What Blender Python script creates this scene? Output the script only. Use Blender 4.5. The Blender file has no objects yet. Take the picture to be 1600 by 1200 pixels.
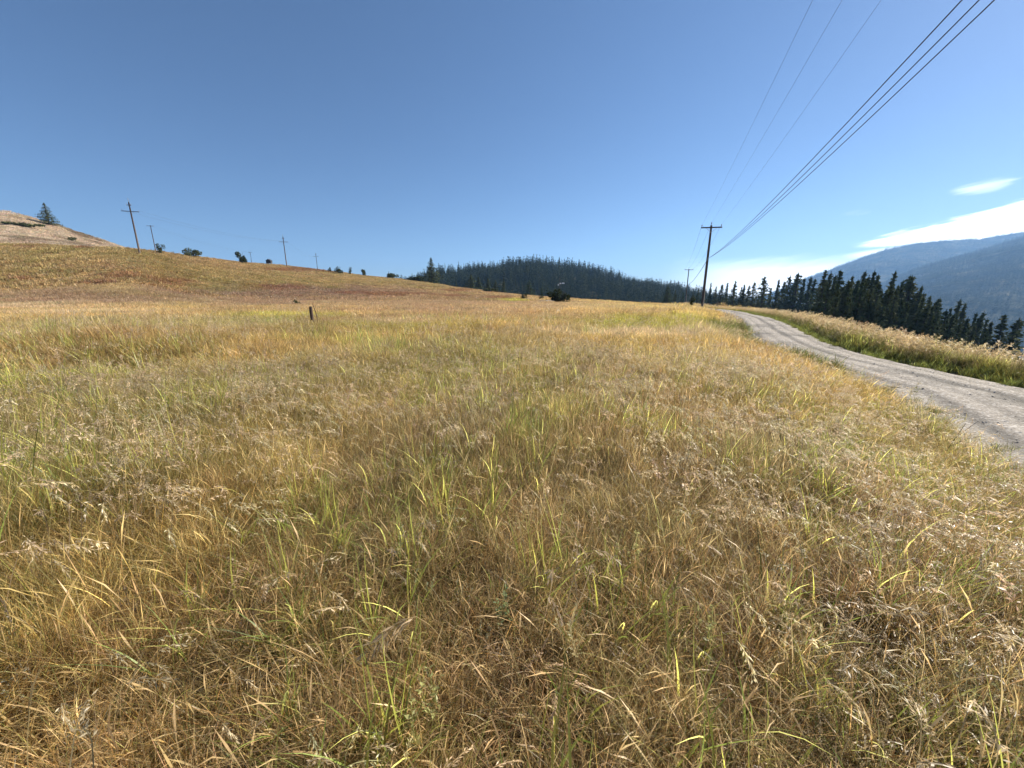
import bpy, math, random
import numpy as np
from mathutils import Vector, Matrix, Euler

random.seed(7)
RNG = np.random.default_rng(7)
scene = bpy.context.scene
R = math.radians

# ------------------------------------------------------------------ camera
FPX = 585.0                       # focal length in pixels of the 1600 px wide photograph
PITCH = R(13.5)
EYE = 1.62
cam_data = bpy.data.cameras.new('camera')
cam_data.sensor_width = 36.0
cam_data.lens = FPX / 1600 * 36
cam_data.clip_start = 0.05
cam_data.clip_end = 20000
cam = bpy.data.objects.new('camera', cam_data)
scene.collection.objects.link(cam)
cam.location = (0, 0, EYE)
cam.rotation_euler = (math.pi / 2 - PITCH, 0, 0)
scene.camera = cam

# ------------------------------------------------------------------ light
SUN_AZ = 62.0                     # degrees to the right of the view direction (+Y)
SUN_EL = 33.0
SKY_STRENGTH = 0.050
SUN_STRENGTH = 5.0
scene.view_settings.view_transform = 'Standard'
scene.view_settings.look = 'None'
scene.view_settings.gamma = 1.0
scene.view_settings.exposure = 1.22
scene.view_settings.use_curve_mapping = False
scene.cycles.max_bounces = 5
scene.cycles.diffuse_bounces = 2
scene.cycles.transmission_bounces = 3
scene.cycles.transparent_max_bounces = 5
scene.cycles.volume_bounces = 0
scene.cycles.use_denoising = True
scene.cycles.use_adaptive_sampling = True
scene.cycles.adaptive_threshold = 0.02

world = bpy.data.worlds.new('World')
scene.world = world
world.use_nodes = True
wt = world.node_tree


class NX:
    """tiny helper: arithmetic on node sockets"""
    def __init__(self, tree, sock):
        self.t, self.s = tree, sock

    def _op(self, op, *args, clamp=False):
        n = self.t.nodes.new('ShaderNodeMath')
        n.operation = op
        n.use_clamp = clamp
        for i, a in enumerate((self,) + args):
            if isinstance(a, NX):
                self.t.links.new(a.s, n.inputs[i])
            else:
                n.inputs[i].default_value = a
        return NX(self.t, n.outputs[0])

    def __add__(self, o): return self._op('ADD', o)
    def __sub__(self, o): return self._op('SUBTRACT', o)
    def __mul__(self, o): return self._op('MULTIPLY', o)
    def __truediv__(self, o): return self._op('DIVIDE', o)
    def clamp(self): return self._op('ADD', 0.0, clamp=True)
    def mn(self, o): return self._op('MINIMUM', o)
    def mx(self, o): return self._op('MAXIMUM', o)
    def sq(self): return self._op('MULTIPLY', self)

    def ramp(self, a, b):
        """smooth 0 at a to 1 at b"""
        n = self.t.nodes.new('ShaderNodeMapRange')
        n.interpolation_type = 'SMOOTHSTEP'
        self.t.links.new(self.s, n.inputs['Value'])
        lo, hi = (a, b) if a < b else (b, a)
        n.inputs['From Min'].default_value = lo
        n.inputs['From Max'].default_value = hi
        n.inputs['To Min'].default_value = 0.0 if a < b else 1.0
        n.inputs['To Max'].default_value = 1.0 if a < b else 0.0
        return NX(self.t, n.outputs[0])


def noise_node(t, vec, scale, detail=4.0, rough=0.55, lac=2.0, dist=0.0):
    n = t.nodes.new('ShaderNodeTexNoise')
    n.inputs['Scale'].default_value = scale
    n.inputs['Detail'].default_value = detail
    n.inputs['Roughness'].default_value = rough
    n.inputs['Distortion'].default_value = dist
    if vec is not None:
        t.links.new(vec, n.inputs['Vector'])
    return NX(t, n.outputs['Fac'])


def vmath(t, op, a, b):
    n = t.nodes.new('ShaderNodeVectorMath')
    n.operation = op
    t.links.new(a, n.inputs[0])
    if isinstance(b, (tuple, list)):
        n.inputs[1].default_value = b
    else:
        t.links.new(b, n.inputs[1])
    return n.outputs[0]


def mixrgb(t, fac, a, b, mode='MIX'):
    n = t.nodes.new('ShaderNodeMix')
    n.data_type = 'RGBA'
    n.blend_type = mode
    n.clamp_factor = True
    for sock, val in ((n.inputs[0], fac), (n.inputs[6], a), (n.inputs[7], b)):
        if isinstance(val, NX):
            val = val.s
        if isinstance(val, (int, float)):
            sock.default_value = val
        elif isinstance(val, (tuple, list)):
            sock.default_value = (*val[:3], 1.0)
        else:
            t.links.new(val, sock)
    return n.outputs[2]


def build_world():
    t = wt
    bg = t.nodes['Background']
    sky = t.nodes.new('ShaderNodeTexSky')
    sky.sky_type = 'NISHITA'
    sky.sun_disc = False
    sky.sun_elevation = R(SUN_EL)
    sky.sun_rotation = R(SUN_AZ)
    sky.altitude = 1500
    sky.air_density = 1.0
    sky.dust_density = 0.5
    sky.ozone_density = 5.5
    tc = t.nodes.new('ShaderNodeTexCoord')
    d = tc.outputs['Generated']
    sep = t.nodes.new('ShaderNodeSeparateXYZ')
    t.links.new(d, sep.inputs[0])
    x, y, z = (NX(t, sep.outputs[i]) for i in range(3))
    az = x._op('ARCTAN2', y) * (180 / math.pi)                      # degrees right of +Y
    el = z._op('ARCSINE') * (180 / math.pi)
    comb = t.nodes.new('ShaderNodeCombineXYZ')
    t.links.new((az * 0.045).s, comb.inputs[0])
    t.links.new((el * 0.26 - az * 0.02).s, comb.inputs[1])
    cv = comb.outputs[0]
    n1 = noise_node(t, cv, 1.6, 6, 0.6, dist=0.6)
    n2 = noise_node(t, cv, 5.0, 5, 0.6)
    cf = t.nodes.new('ShaderNodeCombineXYZ')
    t.links.new((az * 0.10).s, cf.inputs[0])
    t.links.new((el * 1.5 - az * 0.22).s, cf.inputs[1])
    fib = noise_node(t, cf.outputs[0], 1.6, 7, 0.62, dist=0.8)
    # bank of bright cirrus above the mountain at the right, thinning to a tip at its left end
    wob = (n1 - 0.5) * 3.2
    top = (az - 40.5) * 0.21 + 5.45
    above = ((top + wob * 0.8) - el + (n2 - 0.5) * 1.0 + (fib - 0.5) * 1.3).ramp(-0.25, 0.6)
    bot = (az - 41.0) * -0.06 + 5.05
    below = (el - (bot + (n2 - 0.5) * 1.0)).ramp(-0.25, 0.2)
    side = az.ramp(40.3, 43.0) * az.ramp(100, 74)
    grain = noise_node(t, cv, 13.0, 6, 0.65, dist=1.0)
    bank = above * below * side * ((fib - 0.28).ramp(0.0, 0.3) * 0.5 + 0.5)
    # lower thin streak along the mountain crest
    streak = (el - ((az - 44) * 0.12 + 4.4))._op('ABSOLUTE')
    streak = streak.ramp(0.55, 0.1) * az.ramp(38.5, 43) * az.ramp(90, 70) * 0.85
    # hazy white cloud low over the conifers
    low = el.ramp(-1.0, 0.6) * (el + (n1 - 0.5) * 3.0).ramp(4.6, 2.2) * az.ramp(20, 34) * az.ramp(110, 60) * 0.8
    # small separate wisps
    def wisp(a0, e0, wa, we, k):
        q = ((az - a0 + (n2 - 0.5) * 3.0) / wa).sq() + ((el - e0 - (az - a0) * 0.05 + (n1 - 0.5) * 1.6 + (n2 - 0.5) * 0.9) / we).sq()
        return q.ramp(1.5, 0.0) * k * (fib - 0.32).ramp(0.0, 0.3)
    w = wisp(48.8, 9.55, 1.8, 0.5, 0.32)
    w = w.mx(wisp(54.3, 8.9, 1.1, 0.55, 0.35)).mx(wisp(40.5, 8.6, 1.3, 0.35, 0.10)).mx(wisp(62, 13.0, 3.0, 0.6, 0.5)).mx(wisp(24.5, 4.2, 2.0, 0.6, 0.08))
    # faint cirrus elsewhere in the same low band, all the way round
    band = el.ramp(3, 7) * el.ramp(22, 12) * (n1 - 0.62).ramp(0.0, 0.2) * 0.35 * az._op('ABSOLUTE').ramp(70, 100)
    cl = bank.mx(streak).mx(low).mx(w).mx(band)
    cl = cl * ((n2 - 0.5) * 0.5 + 1.0)
    cl = cl.clamp()
    col = mixrgb(t, cl, sky.outputs[0], (24.0, 24.2, 24.5))
    t.links.new(col, bg.inputs[0])
    bg.inputs[1].default_value = SKY_STRENGTH


build_world()

sun_data = bpy.data.lights.new('sun', 'SUN')
sun_data.energy = SUN_STRENGTH
sun_data.angle = R(0.5)
sun_data.color = (1.0, 0.93, 0.80)
sun = bpy.data.objects.new('sun', sun_data)
scene.collection.objects.link(sun)
sd = Vector((math.sin(R(SUN_AZ)) * math.cos(R(SUN_EL)), math.cos(R(SUN_AZ)) * math.cos(R(SUN_EL)), math.sin(R(SUN_EL))))
sun.rotation_euler = sd.to_track_quat('Z', 'Y').to_euler()
sun.location = (60, 30, 60)

# ------------------------------------------------------------------ survey helpers
TP = math.tan(PITCH)
CP = math.cos(PITCH)


def tval(py):
    """height over the eye per metre of depth for a picture row"""
    return np.tan(np.arctan((600 - np.asarray(py, float)) / FPX) - PITCH)


def uval(px, py=460.0):
    """X per metre of depth for a picture position"""
    t = tval(py)
    return (np.asarray(px, float) - 800) / FPX * (CP - t * math.sin(PITCH))


def az_of(px):
    return np.degrees(np.arctan(uval(px)))


def on_plane(px, py, z):
    """survey: point at height z (relative to the eye) seen at that place"""
    t = float(tval(py))
    Y = z / t
    return float(uval(px, py)) * Y, Y


def at_depth(px, py, Y):
    return float(uval(px, py)) * Y, Y, float(tval(py)) * Y + EYE


def project(X, Y, Z):
    Zr = Z - EYE
    dep = Y * math.cos(PITCH) - Zr * math.sin(PITCH)
    up = Y * math.sin(PITCH) + Zr * math.cos(PITCH)
    dep = np.maximum(dep, 0.01)
    return 800 + FPX * X / dep, 600 - FPX * up / dep


# ---- lattice noise
_tab = np.random.default_rng(3).random((256, 256))


def vnoise(x, y):
    xi = np.floor(x).astype(int); yi = np.floor(y).astype(int)
    fx = x - xi; fy = y - yi
    fx = fx * fx * (3 - 2 * fx); fy = fy * fy * (3 - 2 * fy)
    a = _tab[xi & 255, yi & 255]; b = _tab[(xi + 1) & 255, yi & 255]
    c = _tab[xi & 255, (yi + 1) & 255]; d = _tab[(xi + 1) & 255, (yi + 1) & 255]
    return (a * (1 - fx) + b * fx) * (1 - fy) + (c * (1 - fx) + d * fx) * fy


def fbm(x, y, s, o=4, g=0.5):
    x = np.asarray(x, float); y = np.asarray(y, float)
    v = 0; amp = 1; tot = 0
    f = 1.0 / s
    for k in range(o):
        v = v + amp * vnoise(x * f + 17.3 * k, y * f + 5.1 * k)
        tot += amp
        amp *= g; f *= 2.03
    return v / tot                                                     # 0..1


# ------------------------------------------------------------------ road survey (picture edges laid on the road level)
ROADZ = -2.25
HALF = 1.8
_re = [on_plane(px, py, ROADZ) for px, py in ((1740, 636), (1600, 605), (1482, 580), (1394, 563), (1336, 548), (1290, 534), (1258, 519), (1232, 506), (1205, 496.5), (1178, 491))]
_re = np.array(_re)
_tg = np.gradient(_re, axis=0); _tg /= np.linalg.norm(_tg, axis=1)[:, None]
_cl = _re + np.stack([-_tg[:, 1], _tg[:, 0]], 1) * HALF
_ex = _cl[-1]; _et = _tg[-1]
ctrl = [(1.0, -60.0), (2.6, -30.0), (4.6, -12.0), (5.6, -4.0), (6.8, 1.5)] + [tuple(p) for p in _cl] + [(_ex[0] + 2.4, _ex[1] + 8.0), (_ex[0] + 1.5, _ex[1] + 17.0), (_ex[0] - 4, _ex[1] + 28.0), (_ex[0] - 12, _ex[1] + 42), (_ex[0] - 18, _ex[1] + 60), (_ex[0] - 20, _ex[1] + 80)]



def catmull(pts, n=14):
    out = []
    P = [pts[0]] + list(pts) + [pts[-1]]
    for i in range(1, len(P) - 2):
        p0, p1, p2, p3 = (np.array(P[i + k], float) for k in (-1, 0, 1, 2))
        for j in range(n):
            s = j / n
            out.append(0.5 * ((2 * p1) + (-p0 + p2) * s + (2 * p0 - 5 * p1 + 4 * p2 - p3) * s * s + (-p0 + 3 * p1 - 3 * p2 + p3) * s ** 3))
    out.append(np.array(pts[-1], float))
    return np.array(out)


ROAD = catmull(ctrl)


def road_dist(X, Y):
    """signed distance to the road centre line (positive on its right-hand side)"""
    X = np.asarray(X, float); Y = np.asarray(Y, float)
    shp = X.shape
    P = np.stack([X.ravel(), Y.ravel()], 1)
    best = np.full(len(P), 1e9); sg = np.ones(len(P))
    near = (P[:, 1] > -75) & (P[:, 1] < 135) & (np.abs(P[:, 0] - 15) < 60)
    Q = P[near]
    b = np.full(len(Q), 1e9); s = np.ones(len(Q))
    for a, c in zip(ROAD[:-1], ROAD[1:]):
        d = c - a
        L = d @ d
        t = np.clip(((Q - a) @ d) / L, 0, 1)
        v = Q - (a + t[:, None] * d)
        dd = np.hypot(v[:, 0], v[:, 1])
        cr = d[1] * v[:, 0] - d[0] * v[:, 1]
        m = dd < b
        b[m] = dd[m]; s[m] = np.sign(cr[m])
    best[near] = b; sg[near] = s
    return (best * sg).reshape(shp)


# ------------------------------------------------------------------ terrain
def sm(v):
    k = np.hanning(21); k /= k.sum()
    return np.convolve(np.pad(v, 10, mode='edge'), k, mode='valid')


AZ = np.linspace(-180, 180, 1441)


def table(pairs, conv=None, tail=()):
    """pairs of (picture column, value) -> smoothed table over azimuth"""
    xs = [float(az_of(p)) for p, _ in pairs]
    vs = [v for _, v in pairs]
    for a, v in tail:
        xs.append(a); vs.append(v)
    o = np.argsort(xs)
    return sm(np.interp(AZ, np.array(xs)[o], np.array(vs, float)[o], period=360))


CREST_PY = table([(-500, 400), (0, 383), (100, 385), (215, 390), (300, 400), (380, 410), (445, 416), (560, 429), (640, 438), (720, 451),
                  (800, 461), (850, 465), (900, 468), (1000, 474), (1075, 478), (1130, 482), (1165, 487), (1200, 491), (1260, 501), (1330, 519),
                  (1400, 540), (1480, 561), (1600, 581), (1800, 600), (2200, 620)], tail=[(-120, 440), (180, 452), (130, 470), (100, 500)])
CREST_Y = table([(-500, 90), (0, 102), (215, 106), (300, 140), (445, 176), (560, 195), (640, 200), (720, 190), (800, 175), (900, 155),
                 (1000, 142), (1075, 130), (1110, 110), (1140, 66), (1200, 47), (1260, 30.5), (1330, 20.6), (1400, 16.4), (1480, 13.2), (1600, 10.5), (1800, 7.6), (2200, 5.2)])
CREST2_PY = np.interp(AZ, az_of([-300, 0, 50, 90, 150, 215, 300]), [318, 325, 330, 342, 363, 387, 416])


def H(X, Y):
    X = np.asarray(X, float); Y = np.asarray(Y, float)
    r = np.hypot(X, Y) + 1e-6
    a = np.degrees(np.arctan2(X, Y))
    ca = np.clip(np.cos(np.radians(a)), 0.26, 1)
    cpy = np.interp(a, AZ, CREST_PY)
    front = np.abs(a) < 74
    cY = np.interp(a, AZ, CREST_Y)
    Rc = np.where(front, cY / ca, 0)
    # behind and beside the camera the crest distance runs on as radii
    back = np.interp(a, [-180, -140, -100, -74, 74, 100, 120, 150, 180], [120, 140, 200, 230, 14.5, 15, 22, 70, 120])
    k = np.clip((np.abs(a) - 66) / 8, 0, 1)
    Rc = np.where(front, Rc * (1 - k) + back * k, back)
    ce = tval(cpy) * np.clip(np.cos(np.radians(np.clip(a, -60, 60))), 0.3, 1)     # height per metre of range
    zc = ce * Rc
    kb = np.clip((np.abs(a) - 60) / 40, 0, 1)
    zc = zc * (1 - kb) + np.where(a > 0, -2.3, -1.0) * kb
    lf = np.clip((2 - a) / 14, 0, 1) * np.clip((a + 100) / 20, 0, 1)
    Rt = Rc * (0.5 - 0.14 * lf)
    zt = np.interp(a, [-180, -53, -30, 0, 30, 45, 55, 75, 180], [-1.9, -1.75, -1.8, -1.9, -1.95, -1.8, -1.75, -1.8, -1.9])
    s = np.clip((r - Rt) / (Rc - Rt), 0, 1)
    near = -EYE + (zt + EYE) * np.clip(r / Rt, 0, 1)
    rise = zt + (zc - zt) * ((1.28 * s - 0.28 * s ** 3) * (1 - lf) + (0.2 * s + 1.6 * s * s - 0.8 * s ** 3) * lf)
    z = np.where(r < Rt, near, rise)
    # past the crest
    leftish = np.clip((-a - 38) / 6, 0, 1)
    Rc2 = np.where(leftish > 0, Rc + 60 + leftish * 90, Rc + 60)
    c2 = np.interp(a, AZ, CREST2_PY)
    zc2L = tval(c2) * ca * Rc2
    rt = np.clip((a - 24) / 14, 0, 1)
    zc2R = zc - 7 - rt * 9
    zc2 = np.where(leftish > 0, zc2R * (1 - leftish) + zc2L * leftish, zc2R)
    s2 = np.clip((r - Rc) / (Rc2 - Rc), 0, 1)
    past = zc + (zc2 - zc) * (s2 * 0.72 + 0.28 * s2 * s2) - leftish * 2.2 * np.sin(np.pi * s2)
    R3 = Rc2 + 260
    z3 = -24 - rt * 46
    s3 = np.clip((r - Rc2) / (R3 - Rc2), 0, 1)
    far = zc2 + (z3 - zc2) * s3
    s4 = np.clip((r - R3) / 900, 0, 1)
    zf = -40 - rt * 95
    far = np.where(r > R3, z3 + (zf - z3) * s4, far)
    z = np.where(r > Rc, past, z)
    z = np.where(r > Rc2, far, z)
    # relief
    amp = np.clip(r / 60, 0.25, 4.0)
    z = z + (fbm(X, Y, 7.0, 3) - 0.5) * 0.16 * amp * np.clip(r / 4, 0.2, 1) * np.clip(1 - (r - 120) / 200, 0, 1)
    z = z + (fbm(X + 90, Y, 60.0, 3) - 0.5) * np.clip((r - 60) / 60, 0, 1) * (1.5 + np.clip((r - 400) / 60, 0, 12))
    # shallow hollow and the hummock behind it, in the field to the left
    z = z - 0.22 * np.exp(-(((X + 8.4) / 2.2) ** 2 + ((Y - 7.7) / 0.8) ** 2)) + 0.22 * np.exp(-(((X + 10.6) / 4.2) ** 2 + ((Y - 10.3) / 1.5) ** 2))
    # the road bed
    d = road_dist(X, Y)
    ad = np.abs(d)
    wy = np.clip((Y + 70) / 20, 0, 1) * np.clip((125 - Y) / 30, 0, 1)
    base = np.where(Y < 44, ROADZ, ROADZ + (Y - 44) * 0.012)
    w = np.clip(1 - (ad - HALF - 0.15) / np.where(d > 0, 0.9, 2.6), 0, 1)
    w = w * w * (3 - 2 * w) * wy
    # shoulder that carries the tall grass on the far side of the road
    sh = np.exp(-((d - HALF - 1.35) / 0.65) ** 2) * np.where(d > 0, 1, 0) * wy
    z = z * (1 - w) + (base - 0.14) * w + sh * 0.10
    return z + EYE


def ground_normal(X, Y, e=0.4):
    hx = (H(X + e, Y) - H(X - e, Y)) / (2 * e)
    hy = (H(X, Y + e) - H(X, Y - e)) / (2 * e)
    return hx, hy


# ------------------------------------------------------------------ mesh helpers
def new_mesh(name, verts, faces, cols=None, smooth=False, mats=None, matidx=None):
    """verts (n,3); faces (m,k) with k 3 or 4"""
    verts = np.asarray(verts, np.float32); faces = np.asarray(faces, np.int32)
    me = bpy.data.meshes.new(name)
    me.vertices.add(len(verts)); me.vertices.foreach_set('co', verts.ravel())
    k = faces.shape[1]
    me.loops.add(faces.size); me.loops.foreach_set('vertex_index', faces.ravel())
    me.polygons.add(len(faces))
    me.polygons.foreach_set('loop_start', np.arange(0, faces.size, k, dtype=np.int32))
    me.polygons.foreach_set('loop_total', np.full(len(faces), k, np.int32))
    if smooth:
        me.polygons.foreach_set('use_smooth', np.ones(len(faces), bool))
    me.update(calc_edges=True)
    if cols is not None:
        at = me.color_attributes.new('tone', 'FLOAT_COLOR', 'POINT')
        c = np.ones((len(verts), 4), np.float32); c[:, :3] = cols
        at.data.foreach_set('color', c.ravel())
    for m in mats or ():
        me.materials.append(m)
    if matidx is not None:
        me.polygons.foreach_set('material_index', np.asarray(matidx, np.int32))
    return me


def link(name, me, parent=None, loc=None, rot=None):
    o = bpy.data.objects.new(name, me)
    scene.collection.objects.link(o)
    if parent: o.parent = parent
    if loc is not None: o.location = loc
    if rot is not None: o.rotation_euler = rot
    return o


def tag(o, label=None, cat=None, group=None, kind=None):
    if label: o['label'] = label
    if cat: o['category'] = cat
    if group: o['group'] = group
    if kind: o['kind'] = kind
    return o


class MB:
    """collects simple solids into one mesh"""
    def __init__(self):
        self.v, self.f = [], []

    def tube(self, pts, rad, n=8, cap=True):
        pts = [Vector(p) for p in pts]
        if not isinstance(rad, (list, tuple)): rad = [rad] * len(pts)
        base = len(self.v)
        up = Vector((0, 0, 1))
        for i, p in enumerate(pts):
            d = (pts[min(i + 1, len(pts) - 1)] - pts[max(i - 1, 0)]).normalized()
            a = d.cross(up)
            if a.length < 1e-3: a = d.cross(Vector((1, 0, 0)))
            a.normalize(); b = d.cross(a)
            for k in range(n):
                q = 2 * math.pi * k / n
                self.v.append(p + (a * math.cos(q) + b * math.sin(q)) * rad[i])
        for i in range(len(pts) - 1):
            for k in range(n):
                k2 = (k + 1) % n
                self.f.append((base + i * n + k, base + i * n + k2, base + (i + 1) * n + k2, base + (i + 1) * n + k))
        if cap:
            self.f.append(tuple(base + k for k in range(n)))
            e = base + (len(pts) - 1) * n
            self.f.append(tuple(e + k for k in reversed(range(n))))
        return self

    def box(self, c, size, rot=0.0, tilt=0.0, taper=1.0):
        m = Matrix.Translation(c) @ Euler((tilt, 0, rot)).to_matrix().to_4x4()
        base = len(self.v)
        sx, sy, sz = (s / 2 for s in size)
        for z, q in ((-sz, 1), (sz, taper)):
            for x, y in ((-sx, -sy), (sx, -sy), (sx, sy), (-sx, sy)):
                self.v.append(m @ Vector((x * q, y * q, z)))
        for f in ((0, 3, 2, 1), (4, 5, 6, 7), (0, 1, 5, 4), (1, 2, 6, 5), (2, 3, 7, 6), (3, 0, 4, 7)):
            self.f.append(tuple(base + i for i in f))
        return self

    def build(self, name, mat, parent=None, smooth=False):
        me = bpy.data.meshes.new(name)
        me.from_pydata([tuple(v) for v in self.v], [], self.f)
        me.materials.append(mat)
        if smooth:
            me.polygons.foreach_set('use_smooth', np.ones(len(me.polygons), bool))
        me.update()
        return link(name, me, parent)


# ------------------------------------------------------------------ materials
def new_mat(name):
    m = bpy.data.materials.new(name)
    m.use_nodes = True
    t = m.node_tree
    b = t.nodes['Principled BSDF']
    return m, t, b


def attr(t, name, kind='GEOMETRY'):
    n = t.nodes.new('ShaderNodeAttribute')
    n.attribute_type = kind
    n.attribute_name = name
    return n.outputs['Color']


def leaf_shader(t, col, trans, rough=0.6, spec=0.25, tcol=None):
    """thin leaf: diffuse with light coming through from behind"""
    out = t.nodes['Material Output']
    b = t.nodes['Principled BSDF']
    b.inputs['Roughness'].default_value = rough
    b.inputs['Specular IOR Level'].default_value = spec
    tr = t.nodes.new('ShaderNodeBsdfTranslucent')
    mx = t.nodes.new('ShaderNodeMixShader')
    mx.inputs[0].default_value = trans
    t.links.new(col, b.inputs['Base Color'])
    t.links.new(tcol if tcol is not None else col, tr.inputs['Color'])
    t.links.new(b.outputs[0], mx.inputs[1])
    t.links.new(tr.outputs[0], mx.inputs[2])
    t.links.new(mx.outputs[0], out.inputs['Surface'])


def mat_grass():
    m, t, b = new_mat('dry_grass')
    tone = attr(t, 'tone')
    tint = attr(t, 'tint', 'INSTANCER')
    col = mixrgb(t, 1.0, tone, tint, 'MULTIPLY')
    g = t.nodes.new('ShaderNodeNewGeometry')
    n = noise_node(t, g.outputs['Position'], 2.6, 3)
    k = n * 0.7 + 0.65
    hv = t.nodes.new('ShaderNodeVectorMath'); hv.operation = 'SCALE'
    t.links.new(col, hv.inputs[0]); t.links.new(k.s, hv.inputs['Scale'])
    leaf_shader(t, hv.outputs[0], 0.50, 0.42, 0.45)
    return m


def mat_conifer(name, c1, c2):
    m, t, b = new_mat(name)
    oi = t.nodes.new('ShaderNodeObjectInfo')
    tone = attr(t, 'tone')
    base = mixrgb(t, NX(t, oi.outputs['Random']), c1, c2)
    col = mixrgb(t, 1.0, base, tone, 'MULTIPLY')
    leaf_shader(t, col, 0.15, 0.8, 0.05)
    return m


def mat_simple(name, col, rough=0.8, var=0.25, scale=6.0, metal=0.0, stretch=(1, 1, 1)):
    m, t, b = new_mat(name)
    tc = t.nodes.new('ShaderNodeTexCoord')
    v = vmath(t, 'MULTIPLY', tc.outputs['Object'], stretch)
    n = noise_node(t, v, scale, 5, 0.6)
    c = mixrgb(t, n, tuple(x * (1 - var) for x in col), tuple(min(1, x * (1 + var)) for x in col))
    t.links.new(c, b.inputs['Base Color'])
    b.inputs['Roughness'].default_value = rough
    b.inputs['Metallic'].default_value = metal
    bp = t.nodes.new('ShaderNodeBump'); bp.inputs['Strength'].default_value = 0.3; bp.inputs['Distance'].default_value = 0.01
    t.links.new(n.s, bp.inputs['Height']); t.links.new(bp.outputs[0], b.inputs['Normal'])
    return m


def mat_ground():
    m, t, b = new_mat('dry_ground')
    tone = attr(t, 'tone')
    g = t.nodes.new('ShaderNodeNewGeometry')
    n = noise_node(t, g.outputs['Position'], 1.3, 8, 0.65)
    n2 = noise_node(t, g.outputs['Position'], 14.0, 5, 0.7)
    c = mixrgb(t, (n - 0.32) * 2.4, (0.5, 0.5, 0.5), (1.25, 1.2, 1.1))
    c = mixrgb(t, 1.0, tone, c, 'MULTIPLY')
    c = mixrgb(t, (n2 - 0.35) * 1.4, c, (0.045, 0.032, 0.022))
    t.links.new(c, b.inputs['Base Color'])
    b.inputs['Roughness'].default_value = 0.95
    b.inputs['Specular IOR Level'].default_value = 0.1
    bp = t.nodes.new('ShaderNodeBump'); bp.inputs['Strength'].default_value = 0.6; bp.inputs['Distance'].default_value = 0.05
    t.links.new(n2.s, bp.inputs['Height']); t.links.new(bp.outputs[0], b.inputs['Normal'])
    return m


def mat_road():
    m, t, b = new_mat('packed_gravel')
    tone = attr(t, 'tone')
    g = t.nodes.new('ShaderNodeNewGeometry')
    p = g.outputs['Position']
    big = noise_node(t, p, 0.5, 6, 0.65)
    mid = noise_node(t, p, 5.0, 6, 0.7)
    vo = t.nodes.new('ShaderNodeTexVoronoi'); vo.inputs['Scale'].default_value = 26.0
    t.links.new(p, vo.inputs['Vector'])
    stone = NX(t, vo.outputs['Distance'])
    rgb = NX(t, vo.outputs['Color'])
    base = mixrgb(t, (big - 0.3) * 2.2, (0.15, 0.128, 0.107), (0.30, 0.265, 0.228))
    base = mixrgb(t, (mid - 0.38) * 2.6, base, (0.38, 0.345, 0.305))
    sp = t.nodes.new('ShaderNodeSeparateColor'); t.links.new(vo.outputs['Color'], sp.inputs[0])
    rnd = NX(t, sp.outputs[0])
    base = mixrgb(t, rnd.ramp(0.7, 1.0) * 0.75, base, (0.58, 0.55, 0.52))
    base = mixrgb(t, rnd.ramp(0.3, 0.0) * 0.6, base, (0.12, 0.105, 0.095))
    c = mixrgb(t, 1.0, base, tone, 'MULTIPLY')
    t.links.new(c, b.inputs['Base Color'])
    b.inputs['Roughness'].default_value = 0.9
    b.inputs['Specular IOR Level'].default_value = 0.2
    h = (stone * -0.6) + mid * 0.8
    bp = t.nodes.new('ShaderNodeBump'); bp.inputs['Strength'].default_value = 0.8; bp.inputs['Distance'].default_value = 0.03
    t.links.new(h.s, bp.inputs['Height']); t.links.new(bp.outputs[0], b.inputs['Normal'])
    return m


def mat_forest_floor(name, c1, c2, sc):
    m, t, b = new_mat(name)
    g = t.nodes.new('ShaderNodeNewGeometry')
    n = noise_node(t, g.outputs['Position'], sc, 6, 0.7)
    c = mixrgb(t, (n - 0.38) * 5.0, c1, c2)
    t.links.new(c, b.inputs['Base Color'])
    b.inputs['Roughness'].default_value = 1.0
    b.inputs['Specular IOR Level'].default_value = 0.0
    return m


GRASS = mat_grass()
GROUND = mat_ground()
ROADM = mat_road()
CONIFER = mat_conifer('conifer_needles', (0.050, 0.076, 0.036), (0.105, 0.115, 0.048))
FARNEEDLE = mat_conifer('far_conifer_needles', (0.026, 0.044, 0.026), (0.075, 0.088, 0.040))
MOUNTTREE = mat_conifer('mountain_conifer_needles', (0.012, 0.024, 0.016), (0.085, 0.095, 0.055))
SHRUBM = mat_conifer('shrub_leaves', (0.040, 0.050, 0.022), (0.070, 0.078, 0.032))
BARK = mat_simple('bark', (0.07, 0.055, 0.045), 0.9, 0.4, 8.0)
POLEWOOD = mat_simple('weathered_pole_wood', (0.085, 0.062, 0.05), 0.85, 0.35, 5.0, stretch=(6, 6, 0.4))
POSTWOOD = mat_simple('old_post_wood', (0.055, 0.035, 0.028), 0.9, 0.5, 14.0, stretch=(3, 3, 0.4))
RUST = mat_simple('rusty_iron', (0.09, 0.045, 0.03), 0.8, 0.4, 30.0)
STEEL = mat_simple('galvanised_steel', (0.32, 0.33, 0.34), 0.45, 0.1, 20.0, metal=0.6)
PORCELAIN = mat_simple('insulator_glaze', (0.20, 0.19, 0.19), 0.3, 0.1, 20.0)
CABLE = mat_simple('dull_cable', (0.055, 0.055, 0.06), 0.6, 0.1, 5.0)
WHITE = mat_simple('white_paint', (0.80, 0.80, 0.80), 0.5, 0.04, 9.0)
DARKPAINT = mat_simple('dark_stained_boards', (0.03, 0.032, 0.038), 0.7, 0.2, 9.0)


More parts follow.
